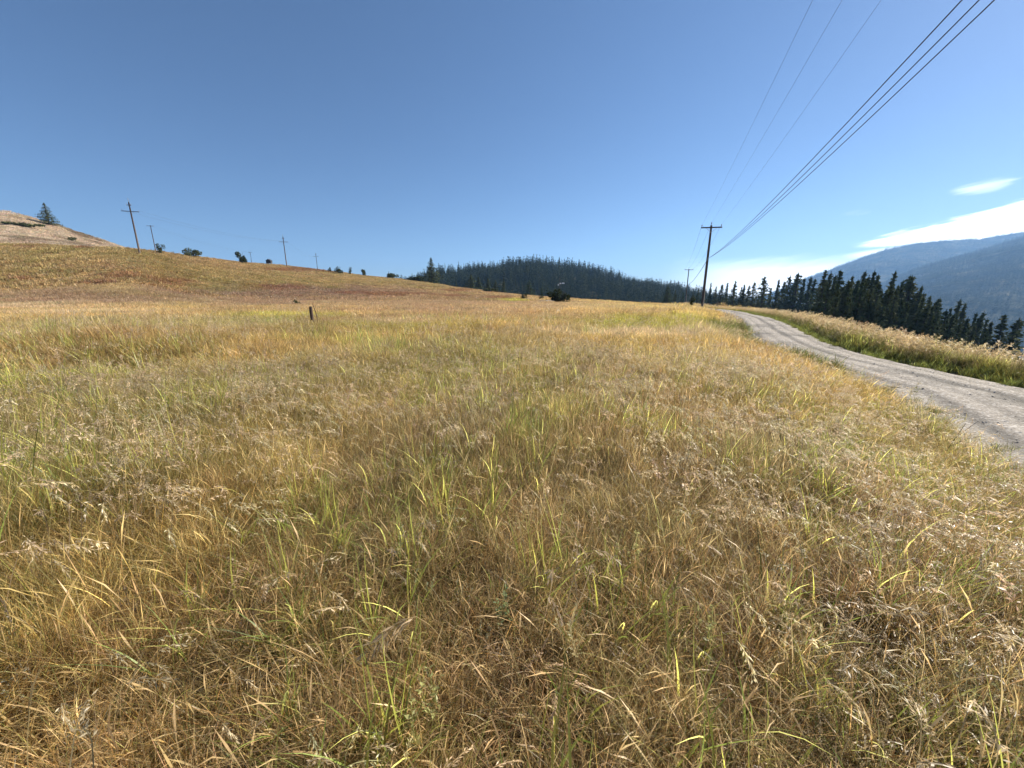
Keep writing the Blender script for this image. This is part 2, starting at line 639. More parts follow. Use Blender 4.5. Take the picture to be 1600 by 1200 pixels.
# ------------------------------------------------------------------ colour of the field by place
STRAW = np.array([0.53, 0.405, 0.155]); TAN = np.array([0.43, 0.325, 0.145]); OLIVE = np.array([0.235, 0.235, 0.075])
YGREEN = np.array([0.40, 0.375, 0.085]); PURPLE = np.array([0.315, 0.225, 0.150]); REDBROWN = np.array([0.20, 0.100, 0.055])
CREAM = np.array([0.62, 0.50, 0.32]); RUSSET = np.array([0.46, 0.33, 0.15]); GREYGREEN = np.array([0.27, 0.27, 0.15])


def blob(px, py, cx, cy, rx, ry, soft=0.5, wob=0.0):
    q = ((px - cx) / rx) ** 2 + ((py - cy) / ry) ** 2
    return np.clip((1 + soft - q - wob) / (2 * soft), 0, 1)


def lerp(c, k, d):
    k = np.clip(k, 0, 1)[:, None]
    return c * (1 - k) + d * k


def field_tint(X, Y):
    """surveyed colour patches of the field (world positions, seen from the survey point)"""
    Z = H(X, Y)
    px, py = project(X, np.maximum(Y, 0.2), Z)
    r = np.hypot(X, Y)
    n1 = fbm(X, Y, 5.0, 3); n2 = fbm(X + 50, Y + 31, 2.2, 3); n3 = fbm(X - 77, Y + 9, 14.0, 3); n4 = fbm(X + 7, Y - 99, 30.0, 3)
    c = np.tile(STRAW, (len(X), 1))
    c = lerp(c, (n1 - 0.40) * 4, TAN)
    c = lerp(c, np.clip((n2 - 0.58) * 4, 0, 0.3), RUSSET)
    c = lerp(c, np.clip((n3 - 0.56) * 4, 0, 0.28), GREYGREEN * 1.5)
    nearw = np.clip(1 - (r - 6) / 10, 0, 1)
    c = lerp(c, nearw * np.clip((n1 * 0.6 + n2 * 0.4 - 0.5) * 4, 0, 0.45), YGREEN * 0.95)
    c = lerp(c, nearw * np.clip((0.40 - n1) * 4, 0, 0.35), PURPLE * 1.3)
    c = lerp(c, nearw * np.clip(1 - (r - 1.2) / 2.2, 0, 1) * 0.15, TAN)
    w = (n2 - 0.5) * 2.5
    W = (fbm(X, Y, 9.0, 4) - 0.5) * 3
    # hillside: olive-gold
    hs = np.clip((r - 55) / 40, 0, 1) * (X < 0)
    c = lerp(c, hs * 0.85, np.array([0.36, 0.285, 0.135]))
    c = lerp(c, hs * np.clip((fbm(X, Y, 6, 4) - 0.5) * 6, 0, 1) * 0.6, np.array([0.26, 0.225, 0.08]))
    c = lerp(c, hs * np.clip((n4 - 0.5) * 5, 0, 1) * 0.6, np.array([0.42, 0.30, 0.16]))
    # purple-brown band along the toe of the slope, dark red patches above it
    c = lerp(c, blob(px, py, 120, 468, 330, 14, 0.7, W) * 0.85, PURPLE)
    c = lerp(c, blob(px, py, 600, 470, 330, 20, 0.8, W) * 0.7, np.array([0.36, 0.25, 0.16]))
    c = lerp(c, blob(px, py, 470, 455, 150, 9, 0.6, W), PURPLE * 0.95)
    c = lerp(c, blob(px, py, 690, 500, 330, 13, 0.8, W) * 0.6, np.array([0.40, 0.27, 0.15]))
    for cx, cy, rx, ry in ((160, 442, 24, 4), (270, 441, 36, 6), (192, 432, 26, 4), (425, 449, 52, 5), (50, 418, 12, 3), (95, 425, 10, 2.5), (35, 437, 14, 3),
                           (480, 421, 60, 3), (560, 424, 50, 2.5), (618, 460, 60, 3), (715, 454, 22, 2.6), (780, 466, 26, 2.4), (40, 386, 24, 3), (130, 386, 12, 3),
                           (545, 458, 40, 2.2), (705, 463, 25, 2)):
        c = lerp(c, blob(px, py, cx, cy, rx, ry, 0.7, w * 0.8) * 0.75, REDBROWN * 1.25)
    c = lerp(c, blob(px, py, 350, 450, 60, 6, 0.6, w) * 0.35, OLIVE * 1.3)
    # green and yellow-green patches
    c = lerp(c, blob(px, py, 1030, 515, 110, 14, 0.6, w), YGREEN)
    c = lerp(c, blob(px, py, 800, 470, 22, 3, 0.6, w), YGREEN)
    c = lerp(c, blob(px, py, 600, 522, 130, 8, 0.6, w) * 0.75, YGREEN * 0.9)
    c = lerp(c, blob(px, py, 440, 500, 110, 7, 0.6, w) * 0.8, YGREEN)
    c = lerp(c, blob(px, py, 330, 512, 130, 10, 0.6, W) * 0.4, GREYGREEN * 1.4)
    c = lerp(c, blob(px, py, 100, 520, 160, 12, 0.6, W) * 0.4, GREYGREEN * 1.3)
    # pale straw flats
    c = lerp(c, blob(px, py, 110, 487, 160, 9, 0.6, W) * 0.7, CREAM)
    c = lerp(c, blob(px, py, 110, 575, 170, 16, 0.6, w) * 0.6, CREAM * np.array([1, 0.95, 0.75]))
    c = lerp(c, blob(px, py, 115, 612, 40, 9, 0.7, w) * 0.7, YGREEN * 1.2)
    c = lerp(c, blob(px, py, 170, 594, 60, 7, 0.6, w * 0.6) * 0.8, PURPLE * 0.75)  # dark blob: shade of the hollow painted into the tint
    c = lerp(c, blob(px, py, 1000, 530, 190, 6, 0.6, W) * 0.85, CREAM)
    c = lerp(c, blob(px, py, 620, 512, 70, 6, 0.6, W) * 0.6, CREAM)
    # russet and grey weedy ground on the right
    c = lerp(c, blob(px, py, 1180, 640, 230, 60, 0.8, W) * 0.4, RUSSET * 1.1)
    c = lerp(c, blob(px, py, 1250, 730, 90, 45, 0.7, w) * 0.5, GREYGREEN * 1.3)
    c = lerp(c, blob(px, py, 1480, 890, 260, 120, 0.8, w) * 0.45, np.array([0.40, 0.26, 0.14]))
    # verge of the road
    d = road_dist(X, Y)
    k = np.clip(1 - (np.abs(d) - HALF) / 1.6, 0, 1) * (Y < 90)
    c = lerp(c, k * (d < 0) * 0.55 * (n1 + 0.4), OLIVE * 1.3)
    _a = np.degrees(np.arctan2(X, Y))
    up = np.clip((r - 188) / 22, 0, 1) * np.clip((-_a - 41.5) / 2.0, 0, 1) * (_a > -85)
    _s = fbm(r * 0.9, _a * 5.0 + r * 0.05, 11.0, 4)
    c = lerp(c, up, np.array([0.58, 0.50, 0.40]))
    c = lerp(c, up * np.clip((_s - 0.5) * 6, 0, 0.75), np.array([0.25, 0.19, 0.12]))
    c = np.clip(c, 0.01, 0.9)
    return c


# ------------------------------------------------------------------ the ground sheet
def build_ground():
    rr = np.concatenate([[0.0], np.geomspace(0.5, 9, 40), np.geomspace(9.15, 60, 150), np.geomspace(60.8, 420, 110), np.geomspace(430, 8500, 40)])
    aa = np.radians(np.concatenate([np.linspace(-62, 62, 520, endpoint=False), np.linspace(62, 298, 170, endpoint=False)]))
    A, Rr = np.meshgrid(aa, rr)
    X = Rr * np.sin(A); Y = Rr * np.cos(A)
    Z = H(X.ravel(), Y.ravel()).reshape(X.shape)
    n, m = X.shape
    V = np.stack([X, Y, Z], -1).reshape(-1, 3)
    i = np.arange(n - 1)[:, None]; j = np.arange(m)[None, :]
    j2 = (j + 1) % m
    F = np.stack([i * m + j, (i + 1) * m + j, (i + 1) * m + j2, i * m + j2], -1).reshape(-1, 4)[:, ::-1]
    x, y = V[:, 0], V[:, 1]
    r = np.hypot(x, y)
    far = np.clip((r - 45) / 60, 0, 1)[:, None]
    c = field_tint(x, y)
    c = c * (0.30 * (1 - far) + 0.80 * far)  # near soil darkened so gaps between clumps read as deep shade
    woods = np.clip((r - 330) / 60, 0, 1)
    c = lerp(c, woods * (np.degrees(np.arctan2(x, y)) > -35), np.array([0.06, 0.065, 0.035]))
    # dry pale fields on the valley floor, upper dry slope at the left
    az = np.degrees(np.arctan2(x, y))
    c = lerp(c, np.clip((r - 420) / 60, 0, 1) * np.clip((az - 50.8) / 1.5, 0, 1) * (az < 120) * (fbm(x, y, 90, 3) > 0.42), np.array([0.42, 0.34, 0.22]))
    c = lerp(c, (az < -36) * (az > -80) * np.clip((r - 195) / 30, 0, 1) * 1.0, np.array([0.36, 0.285, 0.19]))
    _st = fbm(r * 0.9, az * 5.0 + r * 0.05, 11.0, 4)
    c = lerp(c, (az < -36) * (az > -80) * np.clip((r - 195) / 30, 0, 1) * np.clip((_st - 0.45) * 7, 0, 0.8), np.array([0.20, 0.15, 0.09]))
    d = road_dist(x, y)
    k = np.clip(1 - (np.abs(d) - HALF - 0.1) / 0.7, 0, 1) * (y < 100)
    c = lerp(c, k * 0.8, np.array([0.24, 0.20, 0.16]))
    # beyond the drop the slope is dark scrub and needle litter
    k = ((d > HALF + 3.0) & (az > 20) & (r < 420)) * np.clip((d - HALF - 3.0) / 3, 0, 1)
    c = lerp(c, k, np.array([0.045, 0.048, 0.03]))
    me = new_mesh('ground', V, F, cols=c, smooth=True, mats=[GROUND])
    o = link('ground', me)
    tag(o, kind='structure')
    return o


build_ground()


def build_road():
    P = ROAD
    T = np.gradient(P, axis=0); T /= np.linalg.norm(T, axis=1)[:, None]
    # resample finely
    s = np.concatenate([[0], np.cumsum(np.hypot(*np.diff(P, axis=0).T))])
    ss = np.arange(0, s[-1], 0.35)
    cx = np.interp(ss, s, P[:, 0]); cy = np.interp(ss, s, P[:, 1])
    tx = np.gradient(cx); ty = np.gradient(cy); L = np.hypot(tx, ty); tx /= L; ty /= L
    us = np.linspace(-1, 1, 49)
    off = us * (HALF + 0.35)
    X = cx[:, None] + ty[:, None] * off[None]; Y = cy[:, None] - tx[:, None] * off[None]
    edgew = (fbm(X, Y, 1.3, 3) - 0.5) * 0.5
    base = np.where(cy < 44, ROADZ, ROADZ + (cy - 44) * 0.012)[:, None] + EYE
    wob = (fbm(ss, ss * 0, 9.0, 2) - 0.5)[:, None] * 0.5
    o2 = off[None] + wob
    ruts = -0.02 * np.clip((fbm(X, Y, 1.6, 3) - 0.62) * 8, 0, 1)
    for c0, w0, dp in ((-0.95, 0.17, 0.036), (-0.30, 0.10, 0.014), (0.50, 0.16, 0.034), (1.25, 0.14, 0.016)):
        ruts -= dp * np.exp(-((o2 - c0) / w0) ** 2)
    Z = base + 0.03 - 0.05 * (off[None] / HALF) ** 2 + ruts + (fbm(X, Y, 0.5, 3) - 0.5) * 0.02
    Z -= np.clip((np.abs(off[None]) - HALF + 0.05 + edgew) / 0.3, 0, 1) * 0.14
    n, m = X.shape
    V = np.stack([X, Y, Z], -1).reshape(-1, 3)
    i = np.arange(n - 1)[:, None]; j = np.arange(m - 1)[None]
    F = np.stack([i * m + j, i * m + j + 1, (i + 1) * m + j + 1, (i + 1) * m + j], -1).reshape(-1, 4)
    # loose pale gravel between the tracks, packed darker dirt and painted shade in them
    k = np.clip(-ruts / 0.03, 0, 1) * (0.45 + 0.55 * fbm(X, Y, 2.0, 3))
    tone = 0.92 - 0.68 * k
    tone = tone * (0.86 + 0.28 * fbm(o2 * 6, ss[:, None] * 0.35 + 0 * o2, 1.0, 4))
    C = np.stack([tone, tone * 0.985, tone * 0.97], -1).reshape(-1, 3)
    me = new_mesh('gravel_road', V, F, cols=C, smooth=True, mats=[ROADM])
    o = link('road', me)
    tag(o, kind='structure')


build_road()


# ------------------------------------------------------------------ hills and mountains
def ridge_sheet(name, mat, ridge, Yr, Yf, zf, Yb, pxr, rough_amp, nu=260, nv=120, zb=-60, spurs=0.0, treeh=0.0):
    """a hill as a height sheet: foot at depth Yf, ridge at depth Yr with a surveyed skyline, back at Yb"""
    px = np.linspace(*pxr, nu)
    rpy = np.interp(px, [p for p, _ in ridge], [q for _, q in ridge])
    u = uval(px, rpy)
    v = np.linspace(0, 1, nv)
    rows = []
    for vv in v:
        if vv < 0.68:
            s = vv / 0.68
            Yv = Yf + (Yr - Yf) * s
            zr = tval(rpy) * Yr - treeh
            z = zf + (zr - zf) * (s ** 0.92)
        else:
            s = (vv - 0.68) / 0.32
            Yv = Yr + (Yb - Yr) * s
            zr = tval(rpy) * Yr - treeh
            z = zr + (zb - zr) * s ** 1.3
        X = u * Yv
        Yg = np.full_like(X, Yv)
        bump = (fbm(X, Yg, (Yr - Yf) * 0.22, 4) - 0.5) * rough_amp * math.sin(math.pi * min(vv / 0.68, 1)) ** 0.8
        gul = (fbm(X * 1.0, Yg * 0.25, (Yr - Yf) * 0.10, 3) - 0.5) * spurs * math.sin(math.pi * min(vv / 0.68, 1))
        rows.append(np.stack([X, Yg, z + bump + gul + EYE], -1))
    G = np.array(rows)
    V = G.reshape(-1, 3)
    i = np.arange(nv - 1)[:, None]; j = np.arange(nu - 1)[None]
    F = np.stack([i * nu + j, i * nu + j + 1, (i + 1) * nu + j + 1, (i + 1) * nu + j], -1).reshape(-1, 4)
    o = link(name, new_mesh(name, V, F, smooth=True, mats=[mat]))
    tag(o, kind='structure')
    return G


HILLFLOOR = mat_forest_floor('hill_floor', (0.035, 0.04, 0.022), (0.12, 0.105, 0.06), 0.02)
MTFLOOR = mat_forest_floor('mountain_floor', (0.016, 0.026, 0.018), (0.13, 0.12, 0.075), 0.008)
hillG = ridge_sheet('hill', HILLFLOOR, [(430, 470), (560, 452), (640, 434), (690, 422), (740, 413), (800, 406), (830, 406), (870, 409), (920, 417), (970, 428),
                    (1020, 438), (1070, 450), (1120, 461), (1200, 476), (1280, 500)], 620, 330, -22, 900, (430, 1290), 10, zb=-40, treeh=12)
mtnG = ridge_sheet('near_mountain', MTFLOOR, [(1180, 560), (1260, 500), (1330, 462), (1390, 436), (1430, 419), (1470, 406), (1520, 392), (1560, 380), (1600, 367), (1700, 360), (1900, 358), (2300, 362)],
                   2300, 800, -150, 3600, (1180, 2300), 90, nu=320, nv=160, zb=-60, spurs=50, treeh=14)
farG = ridge_sheet('far_mountain', MTFLOOR, [(1080, 510), (1180, 470), (1230, 447), (1265, 432), (1300, 419), (1350, 400), (1385, 389), (1430, 379), (1480, 374), (1530, 372), (1565, 366), (1600, 361), (1750, 358), (2000, 360), (2300, 370)],
                   3500, 2100, -120, 5200, (1080, 2300), 90, nu=320, nv=120, zb=-60, spurs=70, treeh=10)


def sample_sheet(G, n, vmax=0.75, vmin=0.0, ulim=(0, 1)):
    nv, nu, _ = G.shape
    # area-weighted choice of cells
    cu = slice(int(ulim[0] * (nu - 1)), int(ulim[1] * (nu - 1)))
    a = G[:-1, :-1]; b = G[:-1, 1:]; c = G[1:, :-1]
    ar = np.linalg.norm(np.cross(b - a, c - a), axis=-1)
    w = np.zeros_like(ar)
    i0, i1 = int(vmin * nv), int(vmax * nv)
    w[i0:i1, cu] = ar[i0:i1, cu]
    p = (w / w.sum()).ravel()
    idx = RNG.choice(len(p), size=n, p=p)
    i, j = np.divmod(idx, nu - 1)
    s, t = RNG.random((2, n))[:, :, None]
    return G[i, j] * (1 - s) * (1 - t) + G[i, j + 1] * t * (1 - s) + G[i + 1, j] * s * (1 - t) + G[i + 1, j + 1] * s * t


# ------------------------------------------------------------------ instancing of stuff with geometry nodes
def scatter(name, protos, P, rot, scl, idx, tint=None, label=None):
    """one object of uncountable stuff; protos are meshes"""
    col = bpy.data.collections.new(name + '_kinds')
    for k, me in enumerate(protos):
        col.objects.link(bpy.data.objects.new('%s_kind_%02d' % (name, k), me))
    n = len(P)
    me = bpy.data.meshes.new(name)
    me.vertices.add(n); me.vertices.foreach_set('co', np.asarray(P, np.float32).ravel())
    a = me.attributes.new('turn', 'FLOAT_VECTOR', 'POINT'); a.data.foreach_set('vector', np.asarray(rot, np.float32).ravel())
    a = me.attributes.new('size', 'FLOAT_VECTOR', 'POINT'); a.data.foreach_set('vector', np.asarray(scl, np.float32).ravel())
    a = me.attributes.new('which', 'INT', 'POINT'); a.data.foreach_set('value', np.asarray(idx, np.int32))
    if tint is None: tint = np.ones((n, 3))
    a = me.attributes.new('tint', 'FLOAT_COLOR', 'POINT')
    a.data.foreach_set('color', np.concatenate([tint, np.ones((n, 1))], 1).astype(np.float32).ravel())
    o = link(name, me)
    g = bpy.data.node_groups.new(name + '_scatter', 'GeometryNodeTree')
    g.interface.new_socket('Geometry', in_out='INPUT', socket_type='NodeSocketGeometry')
    g.interface.new_socket('Geometry', in_out='OUTPUT', socket_type='NodeSocketGeometry')
    gi = g.nodes.new('NodeGroupInput'); go = g.nodes.new('NodeGroupOutput')
    ip = g.nodes.new('GeometryNodeInstanceOnPoints')
    ci = g.nodes.new('GeometryNodeCollectionInfo')
    ci.inputs['Collection'].default_value = col
    ci.inputs['Separate Children'].default_value = True
    ci.inputs['Reset Children'].default_value = True
    def na(nm, ty):
        q = g.nodes.new('GeometryNodeInputNamedAttribute'); q.data_type = ty
        q.inputs['Name'].default_value = nm
        return q.outputs['Attribute']
    g.links.new(gi.outputs[0], ip.inputs['Points'])
    g.links.new(ci.outputs[0], ip.inputs['Instance'])
    ip.inputs['Pick Instance'].default_value = True
    g.links.new(na('which', 'INT'), ip.inputs['Instance Index'])
    g.links.new(na('turn', 'FLOAT_VECTOR'), ip.inputs['Rotation'])
    g.links.new(na('size', 'FLOAT_VECTOR'), ip.inputs['Scale'])
    g.links.new(ip.outputs[0], go.inputs[0])
    md = o.modifiers.new('scatter', 'NODES'); md.node_group = g
    tag(o, label, kind='stuff')
    return o


# ------------------------------------------------------------------ conifers
def conifer_mesh(rng, h, r, whorls, per, bits, bare=0.08, ragged=0.25, droop=0.25, size=1.0, shape=0.75):
    """crown of whorled, drooping branches, each carrying small sprays of needles"""
    V, F, C = [], [], []
    lop = rng.random(3) * 6.28
    for w in range(whorls):
        f = bare + (1 - bare) * (w + rng.random() * 0.8) / whorls
        f = min(f, 0.985)
        reach0 = r * ((1 - f) ** shape * 0.95 + 0.035) * (1 - 0.35 * math.exp(-((f - bare) / 0.07)))
        nb = max(3, int(round(per * (1 - 0.4 * f))))
        a0 = rng.random() * 6.28
        for b in range(nb):
            a = a0 + 6.283 * b / nb + rng.normal() * 0.3
            z = h * f + rng.normal() * h * 0.014
            L = reach0 * (1 - ragged + 2 * ragged * rng.random()) * (1 + 0.22 * math.sin(a + lop[0] + f * 9)) * (1 + 0.15 * math.sin(2 * a + lop[1] - f * 17))
            if rng.random() < 0.06: L *= 0.4
            ca, sa = math.cos(a), math.sin(a)
            tone = 0.6 + 0.8 * rng.random()
            dr = droop * (0.5 + rng.random()) - 0.35 * max(0, f - 0.7)
            m = max(2, int(bits * (0.35 + 0.65 * L / r)))
            for k in range(m):
                s = ((k + rng.random()) / m) ** 0.8
                d = s * L
                side = rng.normal() * 0.16 * L * (1.1 - 0.6 * s)
                zz = min(z, h * 0.985) - dr * d * (1 - 0.5 * s) + rng.normal() * 0.10
                c = np.array([ca * d - sa * side, sa * d + ca * side, zz])
                ln = size * (0.20 + 0.16 * rng.random()) * (0.55 + 0.45 * (1 - f))
                for q in range(2):
                    o = np.array([ca, sa, 0.0]) * 0.6 + rng.normal(size=3) * 0.7; o /= np.linalg.norm(o)
                    t = np.cross(o, rng.normal(size=3)); t /= np.linalg.norm(t) + 1e-6
                    base = len(V)
                    V += [c + o * ln, c - o * ln * 0.5 + t * ln * 0.45, c - o * ln * 0.5 - t * ln * 0.45]
                    F.append((base, base + 1, base + 2))
                    C += [[tone, tone, tone * 0.95]] * 3
    for k in range(3):
        a = k * 2.1; base = len(V)
        V += [[0, 0, h * 1.015], [math.cos(a) * 0.09 * size, math.sin(a) * 0.09 * size, h * 0.95], [math.cos(a + 2) * 0.09 * size, math.sin(a + 2) * 0.09 * size, h * 0.95]]
        F.append((base, base + 1, base + 2))
        C += [[1, 1, 1]] * 3
    return V, F, C


def trunk_mesh(h, r0, n=6):
    mb = MB()
    mb.tube([(0, 0, -0.6), (0, 0, h * 0.3), (0, 0, h * 0.97)], [r0 * 1.1, r0 * 0.8, r0 * 0.12], n)
    return mb


rng = np.random.default_rng(11)
CROWNS, TRUNKS = [], []
for k in range(7):
    h = 16.0
    rr_ = (2.6, 3.1, 2.3, 3.4, 2.8, 2.0, 3.8)[k]
    V, F, C = conifer_mesh(rng, h, rr_, 38 if k != 6 else 30, 9, 10, bare=(0.06, 0.12, 0.18, 0.05, 0.1, 0.2, 0.16)[k], ragged=(0.18, 0.25, 0.22, 0.15, 0.3, 0.25, 0.35)[k], droop=0.3, size=1.25, shape=(1.05, 0.9, 1.1, 0.95, 1.2, 1.0, 0.6)[k])
    CROWNS.append(new_mesh('crown', V, F, cols=C, mats=[CONIFER]))
    tb = trunk_mesh(h, 0.24)
    me = bpy.data.meshes.new('trunk'); me.from_pydata([tuple(v) for v in tb.v], [], tb.f); me.materials.append(BARK)
    TRUNKS.append(me)
FARTREES = []
for k in range(6):
    V, F, C = conifer_mesh(rng, 16, (2.6, 3.2, 2.2, 3.0, 2.4, 3.6)[k], 14, 5, 5, bare=0.1, ragged=0.35, droop=0.3, size=2.6)
    FARTREES.append(new_mesh('far_tree_%d' % k, V, F, cols=C, mats=[FARNEEDLE]))
MTTREES = []
for k in range(4):
    V, F, C = conifer_mesh(rng, 18, (3.0, 3.6, 2.6, 4.0)[k], 6, 4, 3, bare=0.05, ragged=0.3, droop=0.3, size=4.0)
    MTTREES.append(new_mesh('mountain_tree_%d' % k, V, F, cols=C, mats=[MOUNTTREE]))


def put_conifer(X, Y, h, kind, label, group=None, wide=1.0, sink=0.15):
    z = float(H(X, Y))
    e = bpy.data.objects.new('conifer_tree', None)
    scene.collection.objects.link(e)
    e.location = (X, Y, z - sink)
    e.rotation_euler = (rng.normal() * 0.02, rng.normal() * 0.02, rng.random() * 6.28)
    s = h / 16.0
    e.scale = (s * wide, s * wide, s)
    tag(e, label, 'conifer', group)
    link('crown', CROWNS[kind], e)
    link('trunk', TRUNKS[kind], e)
    return e


def top_height(px, ytop, Y):
    """tree height needed for its tip to show at that row"""
    X = float(uval(px, ytop)) * Y
    return X, float(tval(ytop)) * Y + EYE - float(H(X, Y))


def trees_from_survey(rows, group):
    for k, (px, ytop, Y, wide, label) in enumerate(rows):
        X, h = top_height(px, ytop, Y)
        put_conifer(X, Y, max(h, 1.0), 3 if 1.6 < wide < 1.8 else k % 6, label, group, wide)


# row of conifers behind the crest where the road turns
ROW = [(1057, 452, 190), (1068, 456, 200), (1083, 452, 185), (1092, 449, 190), (1102, 445, 180), (1112, 441, 175), (1120, 447, 185), (1128, 444, 178),
       (1137, 441, 182), (1149, 438, 170), (1158, 448, 176), (1165, 444, 172), (1172, 446, 180), (1180, 440, 168), (1192, 446, 175), (1200, 431, 150),
       (1207, 449, 170), (1217, 436, 165), (1225, 440, 172), (1234, 430, 160), (1242, 427, 158), (1252, 426, 155), (1258, 434, 150), (1266, 432, 152), (1272, 436, 158), (1281, 447, 165)]
ORD = ('first second third fourth fifth sixth seventh eighth ninth tenth eleventh twelfth thirteenth fourteenth fifteenth sixteenth seventeenth eighteenth '
       'nineteenth twentieth twenty-first twenty-second twenty-third twenty-fourth twenty-fifth twenty-sixth twenty-seventh twenty-eighth twenty-ninth thirtieth '
       'thirty-first thirty-second thirty-third thirty-fourth').split()
SP = {1200: "broad full conifer standing out of the row beyond the road bend", 1252: "tallest slim conifer of the clump at the right end of the roadside row",
      1281: "small conifer closing the right end of the roadside row"}
trees_from_survey([(a, b, c, 1.55 if a in (1200,) else 1.25 + 0.25 * math.sin(a * 3.7), SP.get(a, ('dark conifer in the far row, %s to the right of the near pole' % ORD[sum(1 for q in ROW if 1100 < q[0] < a)]) if a > 1100 else
                   ('dark conifer in the far row, %s to the left of the near pole' % ORD[sum(1 for q in ROW if a < q[0] < 1100)]))) for a, b, c in ROW], 'conifers in the row beyond the road bend')
# the tall grove at the right, below the road
GROVE = [(1296, 421, 92), (1305, 424, 100), (1312, 428, 88), (1324, 421, 95), (1331, 430, 90), (1339, 423, 98), (1347, 437, 84), (1357, 430, 100), (1366, 422, 96), (1373, 434, 90),
         (1380, 428, 94), (1389, 423, 99), (1396, 442, 85), (1404, 447, 92), (1413, 437, 88), (1421, 430, 92), (1431, 430, 90), (1438, 446, 86),
         (1452, 462, 95), (1461, 467, 100), (1473, 464, 95), (1479, 466, 90), (1490, 480, 92), (1500, 467, 98), (1512, 473, 92), (1521, 485, 88), (1528, 487, 92), (1533, 495, 86),
         (1552, 497, 78), (1556, 502, 84), (1572, 491, 76), (1580, 496, 74), (1586, 498, 80),
         (1318, 445, 78), (1351, 452, 76), (1384, 455, 76), (1409, 465, 74), (1444, 478, 76), (1466, 490, 72), (1485, 497, 70), (1506, 500, 70), (1518, 507, 68), (1545, 516, 66), (1302, 448, 74), (1335, 456, 70), (1370, 466, 70), (1426, 470, 74)]
_gr = np.random.default_rng(21)
for _k in range(74):
    _p = 1288 + 236 * (_k + _gr.random()) / 74
    _sky = float(np.interp(_p, [1288, 1400, 1440, 1530, 1590], [428, 436, 452, 490, 500]))
    GROVE.append((_p, _sky + 6 + 46 * _gr.random() ** 1.3, 66 + 34 * _gr.random()))
GRL = "shorter dark conifer filling the shaded lower part of the grove below the road bank"
_tops = sorted(q[0] for q in GROVE[:33])


def grove_label(a):
    if a in _tops:
        k = _tops.index(a)
        return "tall conifer whose tip is %s from the left on the grove skyline" % ORD[k] if k < 17 else "conifer whose tip is %s from the right on the grove skyline" % ORD[32 - k]
    return GRL

SPG = {1296: "leftmost tall spiky conifer of the grove below the road bank", 1431: "broad rounded conifer, right half of the twin crown in the grove",
       1421: "broad rounded conifer, left half of the twin crown in the grove", 1580: "ragged conifer at the right end of the grove with sky through its branches",
       1500: "slim pointed conifer on the descending right side of the grove"}
trees_from_survey([(a, b, c, 1.7 if a in (1421, 1431) else 1.5 if a in (1572, 1580) else 1.12 + 0.25 * (k_ := math.sin(a * 7.1)) , SPG.get(a, grove_label(a))) for a, b, c in GROVE], 'conifers in the grove below the road')
# single trees
SINGLE = [(673, 402, 205, 2.2, "lone dark spruce standing up from the field crest before the wooded hill"),
          (68, 316, 196, 2.1, "lone wide conifer on the upper dry slope at the left"),
          (1045, 445, 150, 1.9, "lone dark conifer on the field edge left of the far pole"),
          (736, 428, 214, 2.7, "taller left conifer of the small dark clump behind the crest"), (748, 432, 218, 2.7, "second conifer of the small dark clump behind the crest"),
          (762, 434, 214, 2.7, "conifer in the middle of the small dark clump"), (774, 437, 212, 2.7, "short conifer of the small dark clump behind the crest"), (786, 434, 214, 1.7, "slim conifer at the right end of the small dark clump"),
          (712, 438, 232, 1.7, "slim conifer between the lone spruce and the dark clump"), (828, 437, 215, 2.2, "bushy green conifer right of the small clump, before the wooded hill"),
          (846, 444, 210, 1.2, "small narrow conifer left of the round dark shrub"), (856, 447, 212, 1.2, "small conifer just behind the round dark shrub"),
          (640, 430, 215, 1.2, "young low conifer left of the lone spruce on the crest"), (607, 423, 230, 0.8, "thin sparse sapling conifer on the crest, leftmost of the group"),
          (626, 428, 226, 0.7, "thin sapling conifer on the crest beside its sparse neighbour"), (1148, 443, 165, 1.0, "slim conifer just right of the near pole in the row")]
for k, (px, ytop, Y, wide, label) in enumerate(SINGLE):
    X, h = top_height(px, ytop, Y)
    if px == 68:
        pass
    put_conifer(X, Y, max(h, 1.2), (3, 3, 3, 1, 0, 2, 4, 5, 2, 3, 0, 1, 4, 5, 5, 2)[k], label, None, wide)

# wooded hill and mountains: forest as a mass
def forest(name, G, n, protos, hmin, hmax, vmax, vmin=0.0, ulim=(0, 1), label=None, wide=1.0):
    P = sample_sheet(G, n, vmax, vmin, ulim)
    m = (fbm(P[:, 0], P[:, 1], np.ptp(P[:, 1]) * 0.06, 3) > 0.30)
    P = P[m]
    n = len(P)
    grow = 0.55 + 0.9 * fbm(P[:, 0] + 300, P[:, 1], 45.0, 3)
    s = (hmin + (hmax - hmin) * RNG.random(n) ** 1.3) * grow / 16
    w_ = wide * (0.7 + 0.8 * RNG.random(n))
    S = np.stack([s * w_, s * w_, s], 1)
    rot = np.zeros((n, 3)); rot[:, 2] = RNG.random(n) * 6.28
    P[:, 2] -= 0.5
    return scatter(name, protos, P, rot, S, RNG.integers(0, len(protos), n), label=label)


forest('forest', hillG, 15000, FARTREES, 6, 19, 0.76, label='dense dark conifer forest covering the rounded hill', wide=1.15)
forest('mountain_forest', mtnG, 42000, MTTREES, 9, 20, 0.72, 0.0, (0, 0.6), label='hazy blue conifer forest on the nearer mountain slope', wide=1.3)
forest('far_mountain_forest', farG, 26000, MTTREES, 10, 22, 0.74, 0.3, (0, 0.6), label='pale blue conifer forest on the farther mountain ridge', wide=1.6)


